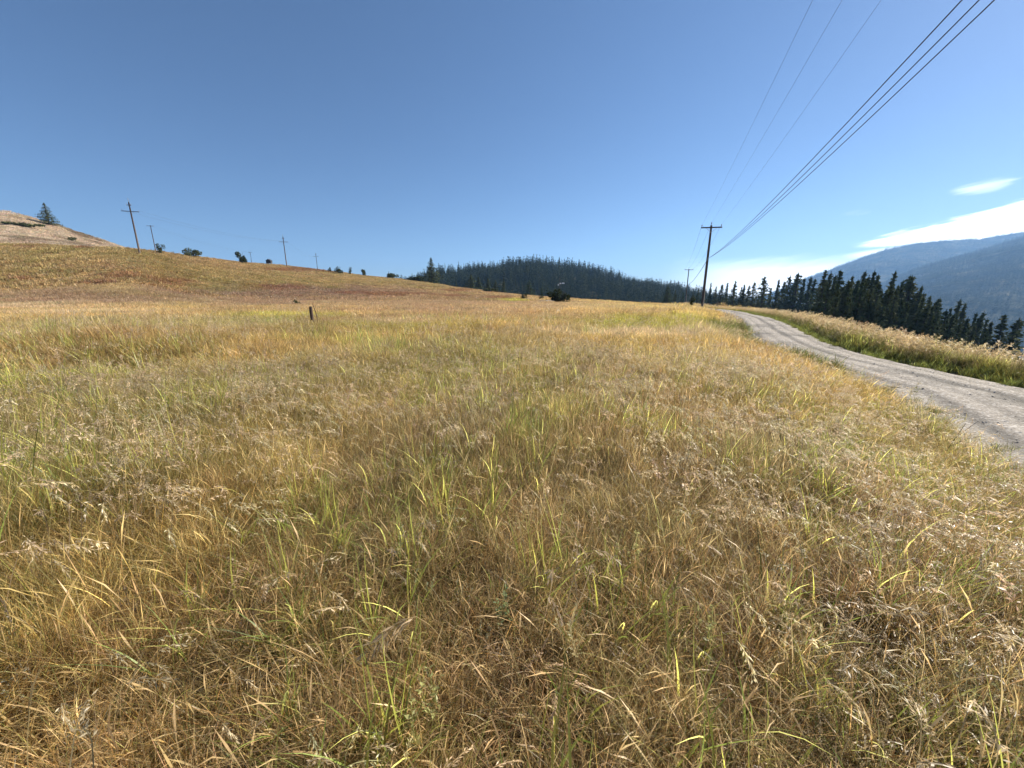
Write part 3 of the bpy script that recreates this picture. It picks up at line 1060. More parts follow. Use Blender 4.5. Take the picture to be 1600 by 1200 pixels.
# ------------------------------------------------------------------ shrubs
def shrub_mesh(rng, n, rx, rz, leaf, flat_top=0.0, hollow=0.35):
    V, F, C = [], [], []
    lobes = [(rng.normal(size=3) * np.array([0.5, 0.5, 0.45]), 0.3 + 0.45 * rng.random()) for _ in range(9)]
    for k in range(n):
        c, s = lobes[rng.integers(len(lobes))]
        d = rng.normal(size=3); d /= np.linalg.norm(d)
        p = c + d * s * (hollow + (1 - hollow) * rng.random() ** 0.5)
        q = np.array([p[0] * rx, p[1] * rx, (p[2] * 0.5 + 0.5) * rz])
        if q[2] < 0: q[2] *= -0.3
        b = len(V)
        o = rng.normal(size=3); o /= np.linalg.norm(o)
        t = np.cross(o, rng.normal(size=3)); t /= np.linalg.norm(t) + 1e-6
        V += [q + o * leaf, q - o * leaf * 0.6 + t * leaf * 0.6, q - o * leaf * 0.6 - t * leaf * 0.6]
        F.append((b, b + 1, b + 2))
        tn = 0.6 + 0.8 * rng.random()
        C += [[tn, tn, tn * 0.9]] * 3
    return V, F, C


def put_shrub(px, ybase, w_px, h_px, Y, label, name='shrub', n=900, bare=False, sparse=1.0):
    X = float(uval(px, ybase)) * Y
    z = float(H(X, Y))
    hgt = h_px / FPX * Y * 1.3
    wid = w_px / FPX * Y * 0.88
    V, F, C = shrub_mesh(rng, int(n * sparse), wid / 2 / 1.15, hgt * 0.85, max(wid, hgt) * 0.055)
    e = bpy.data.objects.new(name, None); scene.collection.objects.link(e)
    e.location = (X, Y, z)
    tag(e, label, 'shrub')
    link('crown', new_mesh('crown', V, F, cols=C, mats=[SHRUBM]), e)
    mb = MB()
    for k in range(5):
        a = rng.random() * 6.28
        mb.tube([(0.06 * wid * math.cos(a), 0.06 * wid * math.sin(a), -0.2), (0.2 * wid * math.cos(a), 0.2 * wid * math.sin(a), hgt * 0.5),
                 (0.3 * wid * math.cos(a + .3), 0.3 * wid * math.sin(a + .3), hgt * 0.85)], [wid * 0.02, wid * 0.014, wid * 0.005], 5)
    o = mb.build('stem', BARK, e)
    return e


put_shrub(875, 470, 31, 17, 78, "large round dark shrub in the field before the wooded hill", n=1700)
put_shrub(818, 460, 10, 8, 120, "small dark round shrub on the field edge, left of the larger one")
put_shrub(845, 463, 7, 7, 110, "tiny dark shrub between two rounder ones on the field")
put_shrub(377, 410, 13, 14, 150, "upright dark block-shaped shrub on the hill skyline")
put_shrub(296, 398, 22, 9, 140, "low wide dark shrub on the hill skyline at the left")
put_shrub(248, 388, 13, 11, 118, "dark shrub at the foot of the small left pole")
put_shrub(529, 420, 12, 9, 180, "low jagged shrub on the skyline right of the third tall pole")
put_shrub(515, 418, 6, 6, 180, "tiny shrub on the skyline left of the jagged one", sparse=.5)
put_shrub(546, 422, 7, 10, 186, "thin pale leafy shrub standing upright on the skyline", sparse=.25)
put_shrub(569, 426, 8, 9, 190, "small pointed shrub on the skyline, alone on the falling crest")
put_shrub(612, 432, 20, 7, 196, "low dark scrub on the crest below the thin saplings")
put_shrub(652, 441, 24, 6, 196, "low dark scrub at the foot of the lone spruce")
put_shrub(1081, 477, 8, 17, 48, "leafy young sapling left of the near wooden pole", n=260)
put_shrub(464, 470, 20, 8, 62, "flattened grey bush in the field above the broken post", sparse=.4)
put_shrub(765, 458, 30, 6, 170, "low brown scrub in front of the small conifer clump")
put_shrub(1222, 484, 26, 9, 58, "low dark brown bush behind the road bank, left one", n=700)
put_shrub(1250, 488, 20, 9, 50, "low dark brown bush behind the road bank, right one", n=700)
put_shrub(108, 349, 16, 5, 168, "low brush on the ridge right of the lone wide conifer", sparse=.4)
put_shrub(25, 330, 36, 5, 172, "long low brown brush on the skyline at the far left")


# ------------------------------------------------------------------ poles and wires
def pole(px, ybase, ytop, Y, label, arms, hgt=None, r0=0.16, armrot=0.0, name='utility_pole', group=None, tip=False, lower=None, rod=0.0):
    """wood pole: shaft, crossarms (with insulators); arms: list of (drop below the top, length)"""
    X = float(uval(px, ybase)) * Y
    z = float(H(X, Y))
    top = float(tval(ytop)) * Y + EYE
    h = top - z
    e = bpy.data.objects.new(name, None); scene.collection.objects.link(e)
    e.location = (X, Y, z)
    e.rotation_euler = (0, 0, armrot)
    tag(e, label, 'utility pole', group)
    mb = MB(); mb.tube([(0, 0, -0.8), (0, 0, h * 0.5), (0, 0, h)], [r0 * 1.1, r0 * 0.88, r0 * 0.66], 12)
    mb.build('pole_shaft', POLEWOOD, e, smooth=True)
    ends = []
    for drop, L in arms:
        za = h - drop
        mb = MB(); mb.box((0, -r0 * 0.85, za), (L, 0.11, 0.14))
        arm = mb.build('crossarm', POLEWOOD, e)
        for sx in (-1, 1):
            ib = MB()
            ib.tube([(sx * L * 0.46, -r0 * 0.85, za + 0.07), (sx * L * 0.46, -r0 * 0.85, za + 0.2)], 0.015, 6)
            ib.tube([(sx * L * 0.46, -r0 * 0.85, za + 0.16), (sx * L * 0.46, -r0 * 0.85, za + 0.21), (sx * L * 0.46, -r0 * 0.85, za + 0.25), (sx * L * 0.46, -r0 * 0.85, za + 0.32), (sx * L * 0.46, -r0 * 0.85, za + 0.34)],
                    [0.03, 0.075, 0.045, 0.06, 0.02], 10)
            ib.build('insulator', PORCELAIN, arm, smooth=True)
            ends.append((sx * L * 0.46, -r0 * 0.85, za + 0.34))
        br = MB()
        for sx in (-1, 1):
            br.tube([(sx * L * 0.28, -r0 * 1.3, za - 0.05), (0, -r0 * 1.15, za - 0.6)], 0.02, 5)
        br.build('brace', STEEL, arm)
    if tip:
        ib = MB()
        ib.tube([(0, 0, h), (0, 0, h + 0.18)], 0.018, 6)
        ib.tube([(0, 0, h + 0.14), (0, 0, h + 0.2), (0, 0, h + 0.25), (0, 0, h + 0.33), (0, 0, h + 0.35)], [0.03, 0.08, 0.045, 0.06, 0.02], 10)
        ib.build('insulator', PORCELAIN, e, smooth=True)
        ends.append((0, 0, h + 0.35))
    if rod:
        mb = MB(); mb.tube([(0, 0, h - 0.1), (0, 0, h + rod)], 0.05, 6); mb.build('ground_rod', STEEL, e)
        ends.append((0, 0, h + rod))
    if lower:
        mb = MB()
        for q in lower:
            mb.box((0.0, -r0 * 1.1, h - q), (0.12, 0.2, 0.14))
        mb.build('wire_bracket', STEEL, e)
    M = Matrix.Translation(e.location) @ Euler(e.rotation_euler).to_matrix().to_4x4()
    return e, [M @ Vector(p) for p in ends], M, h


mainp, mainends, mainM, mainh = pole(1097, 478, 352, 50, "tall brown wooden pole nearest the gravel road bend", [(0.28, 2.45)], r0=0.17, armrot=R(-10), tip=True, lower=(3.9, 4.1))
secp, secends, secM, sech = pole(1071, 472, 420, 121, "shorter looking wooden pole beyond, left of the near roadside pole", [(0.3, 2.6)], r0=0.17, armrot=R(-5), tip=True, lower=(4.5,))
g = 'tall transmission poles along the hill'
p1, e1, M1, h1 = pole(217, 389, 316, 104, "tallest leaning-looking pole on the hill at the left", [(2.2, 3.6), (0.7, 0.9)], r0=0.2, armrot=R(22), group=g, rod=1.0, tip=False)
p2, e2, M2, h2 = pole(448, 415, 370, 172, "middle tall pole on the hill crest with crossarm below its tip", [(2.1, 3.4), (0.7, 0.9)], r0=0.2, armrot=R(15), group=g, rod=1.0)
p3, e3, M3, h3 = pole(496, 420, 396, 300, "smaller far pole right of the middle one on the crest", [(2.2, 3.6), (0.7, 0.9)], r0=0.22, armrot=R(15), group=g, rod=1.0)
p4, e4, M4, h4 = pole(242, 386, 352, 180, "short pole with a flat crossarm beside the dark shrub on the skyline", [(0.3, 2.6)], r0=0.18, armrot=R(15))
p5, e5, M5, h5 = pole(393, 409, 394, 330, "short far pole between the block-shaped shrub and the legged box", [(0.3, 3.0)], r0=0.2, armrot=R(12))


def cable(a, b, sag, rad, label, group, n=40, name='power_line'):
    a, b = Vector(a), Vector(b)
    pts = []
    for i in range(n + 1):
        s = i / n
        p = a.lerp(b, s); p.z -= sag * 4 * s * (1 - s)
        pts.append(p)
    o = MB().tube(pts, rad, 5).build(name, CABLE)
    tag(o, label, 'power line', group)
    return o


# overhead spans from the near pole to the next one behind the viewpoint
back = Vector((-3.5, -22.5, 0))
topspan = [(mainends[0], "faint upper wire hung from the left end of the near pole crossarm"), (mainends[2], "faint upper wire running from the near pole tip"), (mainends[1], "faint upper wire hung from the right end of the near pole crossarm")]
for (a, lab), ox in zip(topspan, (-1.12, 0.0, 1.12)):
    cable(a, (back.x + ox, back.y, a.z + 4.1), 0.7, 0.0045, lab, 'upper wires over the road')
la = mainM @ Vector((0.0, -0.2, mainh - 3.95))
for ox, zz, rad, lab in ((-0.40, 0.0, 0.013, "dark lower cable, uppermost left of the three thick ones over the road"), (-0.12, -0.14, 0.012, "dark lower cable in the middle of the three thick ones"), (0.12, -0.26, 0.012, "dark lower cable, lowest right of the three thick ones")):
    cable(la, (back.x + ox * 1.5, back.y, la.z + 4.0 + zz * 1.0), 1.5, rad, lab, 'lower cables over the road', n=60)
# on to the far pole
for i, lab in ((0, "thin wire between the two roadside poles, left"), (2, "thin wire between the two roadside poles, middle"), (1, "thin wire between the two roadside poles, right")):
    cable(mainends[i], secends[i], 1.0, 0.012, lab, 'wires between the roadside poles')
cable(mainM @ Vector((0, -0.2, mainh - 3.95)), secM @ Vector((0, -0.2, sech - 4.5)), 0.9, 0.035, "single cable slung low between the two roadside poles", None)
# hill line
for i in range(2):
    sd_ = ('left', 'right')[i]
    cable(e1[i], e2[i], 1.5, 0.012, "thin wire from the %s arm end of the tallest hill pole to the middle pole" % sd_, 'hill wires', n=24)
    cable(e2[i], e3[i], 2.5, 0.012, "thin wire from the %s arm end of the middle hill pole to the far pole" % sd_, 'far hill wires', n=24)
    cable(e4[i], e5[i], 2.0, 0.012, "thin wire from the %s arm end of one short skyline pole to the other" % sd_, 'skyline wires', n=24)


# ------------------------------------------------------------------ small things
def fence_post():
    X, Y = on_plane(490, 519, -1.80)
    z = float(H(X, Y))
    e = bpy.data.objects.new('fence_post', None); scene.collection.objects.link(e)
    e.location = (X, Y, z)
    tag(e, "short dark broken-off wooden fence post standing alone in the field", 'fence post')
    mb = MB()
    n = 10
    pts = [(0, 0, -0.3), (0.0, 0, 0.3), (0.0, 0, 0.75), (0.0, 0, 1.04)]
    mb.tube(pts, [0.078, 0.077, 0.075, 0.07], n)
    for i, v in enumerate(mb.v[-n:]):
        mb.v[len(mb.v) - n + i] = v + Vector((0, 0, 0.05 * math.sin(i * 1.7) + 0.02))
    mb.build('post', POSTWOOD, e)
    w = MB(); w.tube([(-0.0, -0.078, 0.72), (0.02, -0.09, 0.725), (0.07, -0.05, 0.73)], 0.006, 5)
    w.build('staple', RUST, e)
    o = bpy.data.objects.new('metal_rod', None); scene.collection.objects.link(o)
    o.location = (X + 0.24, Y - 0.02, z)
    tag(o, "thin bent rusty rod stuck in the ground beside the broken post", 'rod')
    r = MB(); r.tube([(0.0, 0, -0.2), (0.02, 0, 0.3), (0.03, 0, 0.6), (-0.03, 0, 0.9), (-0.10, 0, 1.18), (-0.09, 0, 1.32)], [0.022, 0.022, 0.02, 0.018, 0.015, 0.008], 6)
    r.build('shaft', RUST, o)


fence_post()


def legged_box():
    Y = 176.0
    X = float(uval(421, 412)) * Y
    z = float(H(X, Y))
    e = bpy.data.objects.new('raised_hut', None); scene.collection.objects.link(e)
    e.location = (X, Y, z)
    tag(e, "small dark peaked box on two thin legs against the skyline", 'raised hut')
    s = Y / FPX
    for x in (-1.5 * s, 2.4 * s):
        m = MB(); m.box((x, 0, 1.4 * s), (0.9 * s, 0.25, 6.4 * s)); m.build('leg', DARKPAINT, e)
    m = MB(); m.box((0, 0, 6.4 * s), (7.0 * s, 1.2, 3.6 * s)); m.build('wall', DARKPAINT, e)
    v = [(-3.9 * s, -0.8, 8.2 * s), (3.9 * s, -0.8, 8.2 * s), (0, -0.8, 10.6 * s), (-3.9 * s, 0.8, 8.2 * s), (3.9 * s, 0.8, 8.2 * s), (0, 0.8, 10.6 * s)]
    me = bpy.data.meshes.new('roof'); me.from_pydata(v, [], [(0, 1, 2), (5, 4, 3), (0, 3, 4, 1), (1, 4, 5, 2), (2, 5, 3, 0)]); me.materials.append(DARKPAINT)
    link('roof', me, e)


legged_box()


def white_sign():
    Y = 112.0
    X = float(uval(874, 458)) * Y
    z = float(H(X, Y))
    s = Y / FPX
    e = bpy.data.objects.new('wind_turbine', None); scene.collection.objects.link(e)
    base = float(tval(468)) * Y + EYE
    e.location = (X, Y, z)
    topz = float(tval(432)) * Y + EYE - z
    tag(e, "thin dark mast with small white vanes rising behind the large round shrub", 'mast')
    m = MB(); m.tube([(0, 0, -0.4), (0, 0, topz)], [0.07, 0.045], 8); m.build('mast', POLEWOOD, e)
    pz = float(tval(444)) * Y + EYE - z
    for dx, dz, w_, h_, rot in ((-2.0, -0.9, 1.7, 2.4, 0.0), (1.0, 1.0, 2.6, 2.0, 0.1), (5.3, 1.4, 4.6, 1.8, 0.0)):
        m = MB(); m.box((dx * s, -0.15, pz + dz * s), (w_ * s, 0.06, h_ * s), rot=0.3, taper=0.8); m.build('vane', WHITE, e)
    m = MB(); m.tube([(-3 * s, -0.08, pz - 1.2 * s), (0, -0.05, pz + 0.4 * s), (7.5 * s, -0.08, pz + 2.0 * s)], 0.04, 6); m.build('boom', STEEL, e)
    e.name = 'vaned_mast'


white_sign()


def stones():
    """loose stones spilled along the road edges and between the tracks"""
    kinds = []
    srng = np.random.default_rng(8)
    for k in range(5):
        V = []
        for i in range(12):
            a = 2.39996 * i; z = 1 - 2 * (i + 0.5) / 12; q = math.sqrt(1 - z * z)
            V.append(np.array([q * math.cos(a), q * math.sin(a), z * 0.6]) * (0.75 + 0.5 * srng.random()))
        import bmesh
        bm = bmesh.new()
        for v in V: bm.verts.new(v)
        bmesh.ops.convex_hull(bm, input=bm.verts)
        me = bpy.data.meshes.new('stone_kind_%d' % k); bm.to_mesh(me); bm.free(); me.materials.append(STONE)
        kinds.append(me)
    s_ = np.concatenate([[0], np.cumsum(np.hypot(*np.diff(ROAD, axis=0).T))])
    t_ = np.gradient(ROAD, axis=0); t_ /= np.linalg.norm(t_, axis=1)[:, None]
    a0, a1 = np.interp(0.5, ROAD[:, 1], s_), np.interp(40, ROAD[:, 1], s_)
    n = 5200
    q = a0 + (a1 - a0) * srng.random(n) ** 1.6
    edge = srng.random(n) < 0.6
    d = np.where(edge, (HALF - 0.1 + srng.normal(size=n) * 0.28) * np.where(srng.random(n) < 0.5, 1, -1), srng.uniform(-HALF, HALF, n))
    X = np.interp(q, s_, ROAD[:, 0]) + np.interp(q, s_, t_[:, 1]) * d
    Y = np.interp(q, s_, ROAD[:, 1]) - np.interp(q, s_, t_[:, 0]) * d
    Z = np.maximum(H(X, Y), ROADZ + EYE + 0.03 - 0.05 * (d / HALF) ** 2 - 0.01 - np.clip((np.abs(d) - HALF + 0.05) / 0.3, 0, 1) * 0.14)
    s = 0.006 + 0.022 * srng.random(n) ** 3
    rot = srng.random((n, 3)) * 6.28; rot[:, :2] *= 0.1
    scatter('gravel', kinds, np.stack([X, Y, Z], 1), rot, np.stack([s, s, s * 0.8], 1), srng.integers(0, 5, n), label='loose pale stones along the road edges')


STONE = mat_simple('loose_stone', (0.33, 0.30, 0.27), 0.9, 0.35, 3.0)
stones()


# ------------------------------------------------------------------ grass
def blades(rng, n, rad, h, hvar, wid, seg, lean, curl, tones, wind=(0.10, 0.03), gauss=True, drop=0.0, root=0.0, clumps=0, eared=0.0):
    """n curved blades scattered over a round patch -> verts, quads/tris as tris, colours"""
    a = rng.random(n) * 6.283
    rr = rad * (np.abs(rng.normal(size=n)) * 0.55 if gauss else np.sqrt(rng.random(n)))
    rr = np.minimum(rr, rad * 1.5)
    bx, by = rr * np.cos(a), rr * np.sin(a)
    L = h * (1 - hvar + 2 * hvar * rng.random(n)) * (0.5 + 0.5 * rng.random(n) ** 0.4)
    la = rng.random(n) * 6.283
    if clumps:
        ck = rng.integers(0, clumps, n)
        cxy = np.stack([bx[:clumps], by[:clumps]], 1)
        off = rng.normal(size=(n, 2)) * 0.028 * (rad / 0.42)
        bx = cxy[ck, 0] + off[:, 0]; by = cxy[ck, 1] + off[:, 1]
        la = np.arctan2(off[:, 1], off[:, 0]) + rng.normal(size=n) * 0.5
        L = L * (0.65 + 0.6 * rng.random(clumps))[ck]
    le = np.abs(rng.normal(size=n)) * lean
    dx, dy = np.cos(la) * le + wind[0], np.sin(la) * le + wind[1]
    ca = la + rng.normal(size=n) * 0.8
    cu = curl * (0.3 + rng.random(n) * 1.2)
    sx, sy = -np.sin(la + rng.normal(size=n)), np.cos(la + rng.normal(size=n))
    sl = np.hypot(sx, sy) + 1e-6; sx /= sl; sy /= sl
    V = np.zeros((n, (seg + 1) * 2 - 1, 3)); F = []
    pos = np.stack([bx, by, np.full(n, root)], 1)
    d = np.stack([dx, dy, np.ones(n)], 1); d /= np.linalg.norm(d, axis=1)[:, None]
    bend = np.stack([np.cos(ca) * cu + wind[0] * 0.8, np.sin(ca) * cu + wind[1] * 0.8, -cu * (0.55 + drop)], 1)
    w0 = wid * (0.6 + 0.8 * rng.random(n))
    ear = rng.random(n) < eared
    for k in range(seg + 1):
        f = k / seg
        w = w0 * (1 - f ** 1.6) * 0.5 if k < seg else w0 * 0
        if eared and k == seg - 1:
            w = np.where(ear, w0 * 0.85, w)
        if k < seg:
            V[:, 2 * k] = pos + np.stack([sx * w, sy * w, 0 * w], 1)
            V[:, 2 * k + 1] = pos - np.stack([sx * w, sy * w, 0 * w], 1)
        else:
            V[:, 2 * k] = pos
        pos = pos + d * (L / seg)[:, None]
        d = d + bend * (f + 0.3) / seg * 1.6
        d /= np.linalg.norm(d, axis=1)[:, None]
    nv = (seg + 1) * 2 - 1
    f0 = []
    for k in range(seg - 1):
        f0 += [(2 * k, 2 * k + 1, 2 * k + 3), (2 * k, 2 * k + 3, 2 * k + 2)]
    k = seg - 1
    f0.append((2 * k, 2 * k + 1, 2 * k + 2))
    f0 = np.array(f0)
    F = (np.arange(n)[:, None, None] * nv + f0[None]).reshape(-1, 3)
    pale = np.where(rng.random(n) < 0.16, 2.05, 1.0)  # random pale straws, brightened to imitate backlit highlights
    T = np.array(tones)[rng.integers(0, len(tones), n)] * ((0.36 + 0.78 * rng.random(n)) * pale)[:, None]
    if clumps:
        T = T * (0.75 + 0.5 * rng.random((clumps, 1)) + rng.normal(size=(clumps, 3)) * 0.06)[ck]
    C = np.repeat(T, nv, axis=0)
    if eared:
        C = C.reshape(n, nv, 3)
        C[ear, -3:] = np.array([1.45, 1.35, 1.3]) * (0.8 + 0.5 * rng.random((ear.sum(), 1, 1)))
        C = C.reshape(-1, 3)
    return V.reshape(-1, 3), F, C


def join(parts):
    V, F, C = [], [], []
    o = 0
    for v, f, c in parts:
        V.append(v); F.append(np.asarray(f) + o); C.append(c); o += len(v)
    return np.concatenate(V), np.concatenate(F), np.concatenate(C)


def head(rng, n, rad, h, tone, wind=(0.35, 0.08), spike=14, slen=0.016, swid=0.0035, hl=0.14, stemw=0.0016, lean=0.25, fall=1.1):
    """flowering stalks: curved stem carrying a nodding panicle of little spikelets"""
    V, F, C = [], [], []
    for i in range(n):
        a = rng.random() * 6.283; r_ = rad * math.sqrt(rng.random())
        p = np.array([r_ * math.cos(a), r_ * math.sin(a), 0.0])
        L = h * (0.7 + 0.5 * rng.random())
        la = rng.random() * 6.283; le = abs(rng.normal()) * lean
        d = np.array([math.cos(la) * le + wind[0] * 0.5, math.sin(la) * le + wind[1] * 0.5, 1.0]); d /= np.linalg.norm(d)
        fd = np.array([wind[0] + rng.normal() * 0.35, wind[1] + rng.normal() * 0.35, -0.25])
        seg = 7
        path = [p.copy()]
        for k in range(seg):
            p = p + d * L / seg
            path.append(p.copy())
            d = d + fd * (k / seg) ** 2 * 0.55; d /= np.linalg.norm(d)
        hs = 5
        start = len(path) - 1
        for k in range(hs):
            d = d + fd * 0.45 * fall + np.array([0, 0, -0.30 * fall]); d /= np.linalg.norm(d)
            p = p + d * hl / hs
            path.append(p.copy())
        side = np.array([-d[1], d[0], 0.0]); side /= np.linalg.norm(side) + 1e-6
        tn = np.array(tone) * np.array([0.96, 0.94, 0.84]) * (0.7 + 0.5 * rng.random())
        st = tn * np.array([0.72, 0.70, 0.60])
        for k in range(len(path) - 1):
            b = len(V)
            w = stemw
            V += [path[k] + side * w, path[k] - side * w, path[k + 1] - side * w * 0.8, path[k + 1] + side * w * 0.8]
            F += [(b, b + 1, b + 2), (b, b + 2, b + 3)]
            C += [st] * 4
        for k in range(spike):
            s = start + (k / spike) * hs
            i0 = int(s); q = path[i0] * (1 - (s - i0)) + path[min(i0 + 1, len(path) - 1)] * (s - i0)
            ax = path[min(i0 + 1, len(path) - 1)] - path[i0]; ax /= np.linalg.norm(ax) + 1e-9
            out = rng.normal(size=3) * 0.55; out[2] -= 0.45
            dr = ax + out; dr /= np.linalg.norm(dr)
            t = np.cross(dr, rng.normal(size=3)); t /= np.linalg.norm(t) + 1e-9
            l = slen * (0.7 + 0.7 * rng.random())
            q = q + dr * l * 0.4
            b = len(V)
            V += [q, q + dr * l * 0.45 + t * swid, q + dr * l, q + dr * l * 0.45 - t * swid]
            F += [(b, b + 1, b + 2), (b, b + 2, b + 3)]
            C += [tn * (0.85 + 0.4 * rng.random())] * 4
    return np.array(V), np.array(F), np.array(C)


def weed(rng, h, tone, leaf=0.02, n=45, branches=5):
    V, F, C = [], [], []
    def stem(p0, p1, w, c):
        b = len(V); s = np.array([1, 0, 0.0]) * w; s2 = np.array([0, 1, 0.0]) * w
        for q in (s, s2):
            b = len(V)
            V.extend([p0 + q, p0 - q, p1 - q * 0.6, p1 + q * 0.6]); F.extend([(b, b + 1, b + 2), (b, b + 2, b + 3)]); C.extend([c] * 4)
    for br in range(branches):
        a = rng.random() * 6.28
        tip = np.array([math.cos(a) * 0.22 * h * rng.random() + 0.05, math.sin(a) * 0.22 * h * rng.random(), h * (0.6 + 0.4 * rng.random())])
        mid = tip * 0.5 + rng.normal(size=3) * 0.02
        stem(np.zeros(3), mid, 0.0018, np.array(tone) * 0.8); stem(mid, tip, 0.0014, np.array(tone) * 0.8)
        for k in range(n // branches):
            s = 0.2 + 0.8 * rng.random()
            q = (mid * (s * 2) if s < 0.5 else mid + (tip - mid) * (s * 2 - 1))
            o = rng.normal(size=3); o[2] = abs(o[2]) * 0.6 + 0.2; o /= np.linalg.norm(o)
            t = np.cross(o, rng.normal(size=3)); t /= np.linalg.norm(t) + 1e-9
            l = leaf * (0.6 + 0.8 * rng.random()) * (1.2 - 0.6 * s)
            b = len(V)
            V.extend([q, q + o * l * 0.5 + t * l * 0.22, q + o * l, q + o * l * 0.5 - t * l * 0.22]); F.extend([(b, b + 1, b + 2), (b, b + 2, b + 3)])
            C.extend([np.array(tone) * (0.7 + 0.6 * rng.random())] * 4)
    return np.array(V), np.array(F), np.array(C)


def litter(rng, n, rad, h, tones):
    """broken straws lying at all angles"""
    a = rng.random(n) * 6.283; rr = rad * np.sqrt(rng.random(n))
    c = np.stack([rr * np.cos(a), rr * np.sin(a), h * rng.random(n)], 1)
    b = rng.random(n) * 6.283; e = rng.normal(size=n) * 0.35
    L = 0.05 + 0.13 * rng.random(n)
    d = np.stack([np.cos(b) * np.cos(e), np.sin(b) * np.cos(e), np.sin(e)], 1) * L[:, None]
    w = 0.0012 + 0.0016 * rng.random(n)
    s = np.stack([-np.sin(b), np.cos(b), 0 * b], 1) * w[:, None]
    k = np.stack([0 * b, 0 * b, 0.25 * L], 1)
    V = np.stack([c - d / 2 + s, c - d / 2 - s, c + k + s, c + k - s, c + d / 2], 1).reshape(-1, 3)
    f0 = np.array([(0, 1, 3), (0, 3, 2), (2, 3, 4)])
    F = (np.arange(n)[:, None, None] * 5 + f0[None]).reshape(-1, 3)
    T = np.array(tones)[rng.integers(0, len(tones), n)] * (0.6 + 0.8 * rng.random(n))[:, None]
    return V, F, np.repeat(T, 5, axis=0)


g_rng = np.random.default_rng(5)
W1 = np.array([1.0, 1.0, 1.0])
FINE = [W1, W1 * 1.15, [1.05, 0.9, 0.75], [0.9, 0.8, 0.7], [0.8, 1.0, 0.6], [1.25, 1.2, 1.15], [0.75, 0.62, 0.5], [0.95, 0.75, 0.5]]
FINE = [np.array(x) for x in FINE]
GREENS = [np.array(x) for x in ([0.46, 0.50, 0.10], [0.54, 0.54, 0.12], [0.60, 0.58, 0.17], [0.36, 0.42, 0.09], [0.28, 0.34, 0.08])]
STRAWS = [np.array(x) for x in ([0.52, 0.43, 0.29], [0.60, 0.52, 0.37], [0.45, 0.35, 0.22], [0.36, 0.27, 0.18], [0.30, 0.25, 0.20])]


def M(name, parts):
    V, F, C = join(parts) if isinstance(parts, list) else parts
    return new_mesh(name, V, F, cols=C, mats=[GRASS])


# near field: half-metre patches
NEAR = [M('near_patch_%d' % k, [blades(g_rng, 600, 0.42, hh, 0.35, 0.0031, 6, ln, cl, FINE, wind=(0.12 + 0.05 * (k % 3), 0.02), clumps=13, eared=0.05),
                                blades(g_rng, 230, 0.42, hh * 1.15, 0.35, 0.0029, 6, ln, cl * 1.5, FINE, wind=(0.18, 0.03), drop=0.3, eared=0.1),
                                blades(g_rng, 230, 0.42, 0.15, 0.5, 0.0034, 5, 0.9, 1.6, [f * 0.5 for f in FINE], drop=0.3),  # dead thatch, toned darker to paint in the shade between clumps
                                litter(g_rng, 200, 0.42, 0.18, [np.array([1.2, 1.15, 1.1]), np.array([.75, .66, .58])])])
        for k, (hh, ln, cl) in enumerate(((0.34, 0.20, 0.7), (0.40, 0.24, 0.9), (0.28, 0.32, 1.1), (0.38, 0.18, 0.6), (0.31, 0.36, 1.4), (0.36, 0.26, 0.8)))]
MID = [M('mid_patch_%d' % k, [blades(g_rng, 1300, 0.85, hh * 0.82, 0.35, 0.0068, 4, ln, cl * 1.2, FINE, wind=(0.16, 0.03), clumps=38, eared=0.22),
                              blades(g_rng, 500, 0.85, hh * 1.05, 0.3, 0.0045, 4, ln * 0.8, cl * 1.3, FINE, wind=(0.2, 0.04))])
       for k, (hh, ln, cl) in enumerate(((0.40, 0.28, 0.6), (0.46, 0.34, 0.8), (0.36, 0.4, 0.9), (0.44, 0.25, 0.5)))]
FAR = [M('far_patch_%d' % k, [blades(g_rng, 1500, 1.8, hh, 0.35, 0.015, 3, ln, cl, FINE, wind=(0.14, 0.03), clumps=60, eared=0.3)])
       for k, (hh, ln, cl) in enumerate(((0.42, 0.3, 0.6), (0.50, 0.34, 0.8), (0.36, 0.4, 0.9)))]
VFAR = [M('slope_patch_%d' % k, [blades(g_rng, 420, 2.3, hh, 0.4, 0.06, 2, 0.35, 0.6, FINE, wind=(0.12, 0.03), clumps=30, eared=0.2)])
        for k, hh in enumerate((0.34, 0.42, 0.30))]


def place(name, protos, X, Y, tint, smin=0.85, smax=1.2, label=None, hmul=None, tilt=True, weights=None, yaw=None):
    n = len(X)
    Z = H(X, Y) - 0.01
    rot = np.zeros((n, 3))
    rot[:, 2] = g_rng.random(n) * 6.283 if yaw is None else yaw + g_rng.normal(size=n) * 0.5
    s = smin + (smax - smin) * g_rng.random(n)
    hz = s if hmul is None else s * hmul
    idx = g_rng.choice(len(protos), size=n, p=weights)
    if tilt:
        hx, hy = ground_normal(X, Y)
        # rotate the up vector to the ground normal, expressed for the yawed patch
        cz, sz = np.cos(rot[:, 2]), np.sin(rot[:, 2])
        rot[:, 0] = np.arctan(hy * cz - hx * sz)
        rot[:, 1] = -np.arctan(hx * cz + hy * sz)
    return scatter(name, protos, np.stack([X, Y, Z], 1), rot, np.stack([s, s, hz], 1), idx, tint, label)


def sector(n_per_m2, r0, r1, a0=-72, a1=72, jitter=True):
    area = math.pi * (r1 ** 2 - r0 ** 2) * (a1 - a0) / 360
    n = int(area * n_per_m2)
    r = np.sqrt(r0 ** 2 + (r1 ** 2 - r0 ** 2) * g_rng.random(n))
    a = np.radians(a0 + (a1 - a0) * g_rng.random(n))
    return r * np.sin(a), r * np.cos(a)


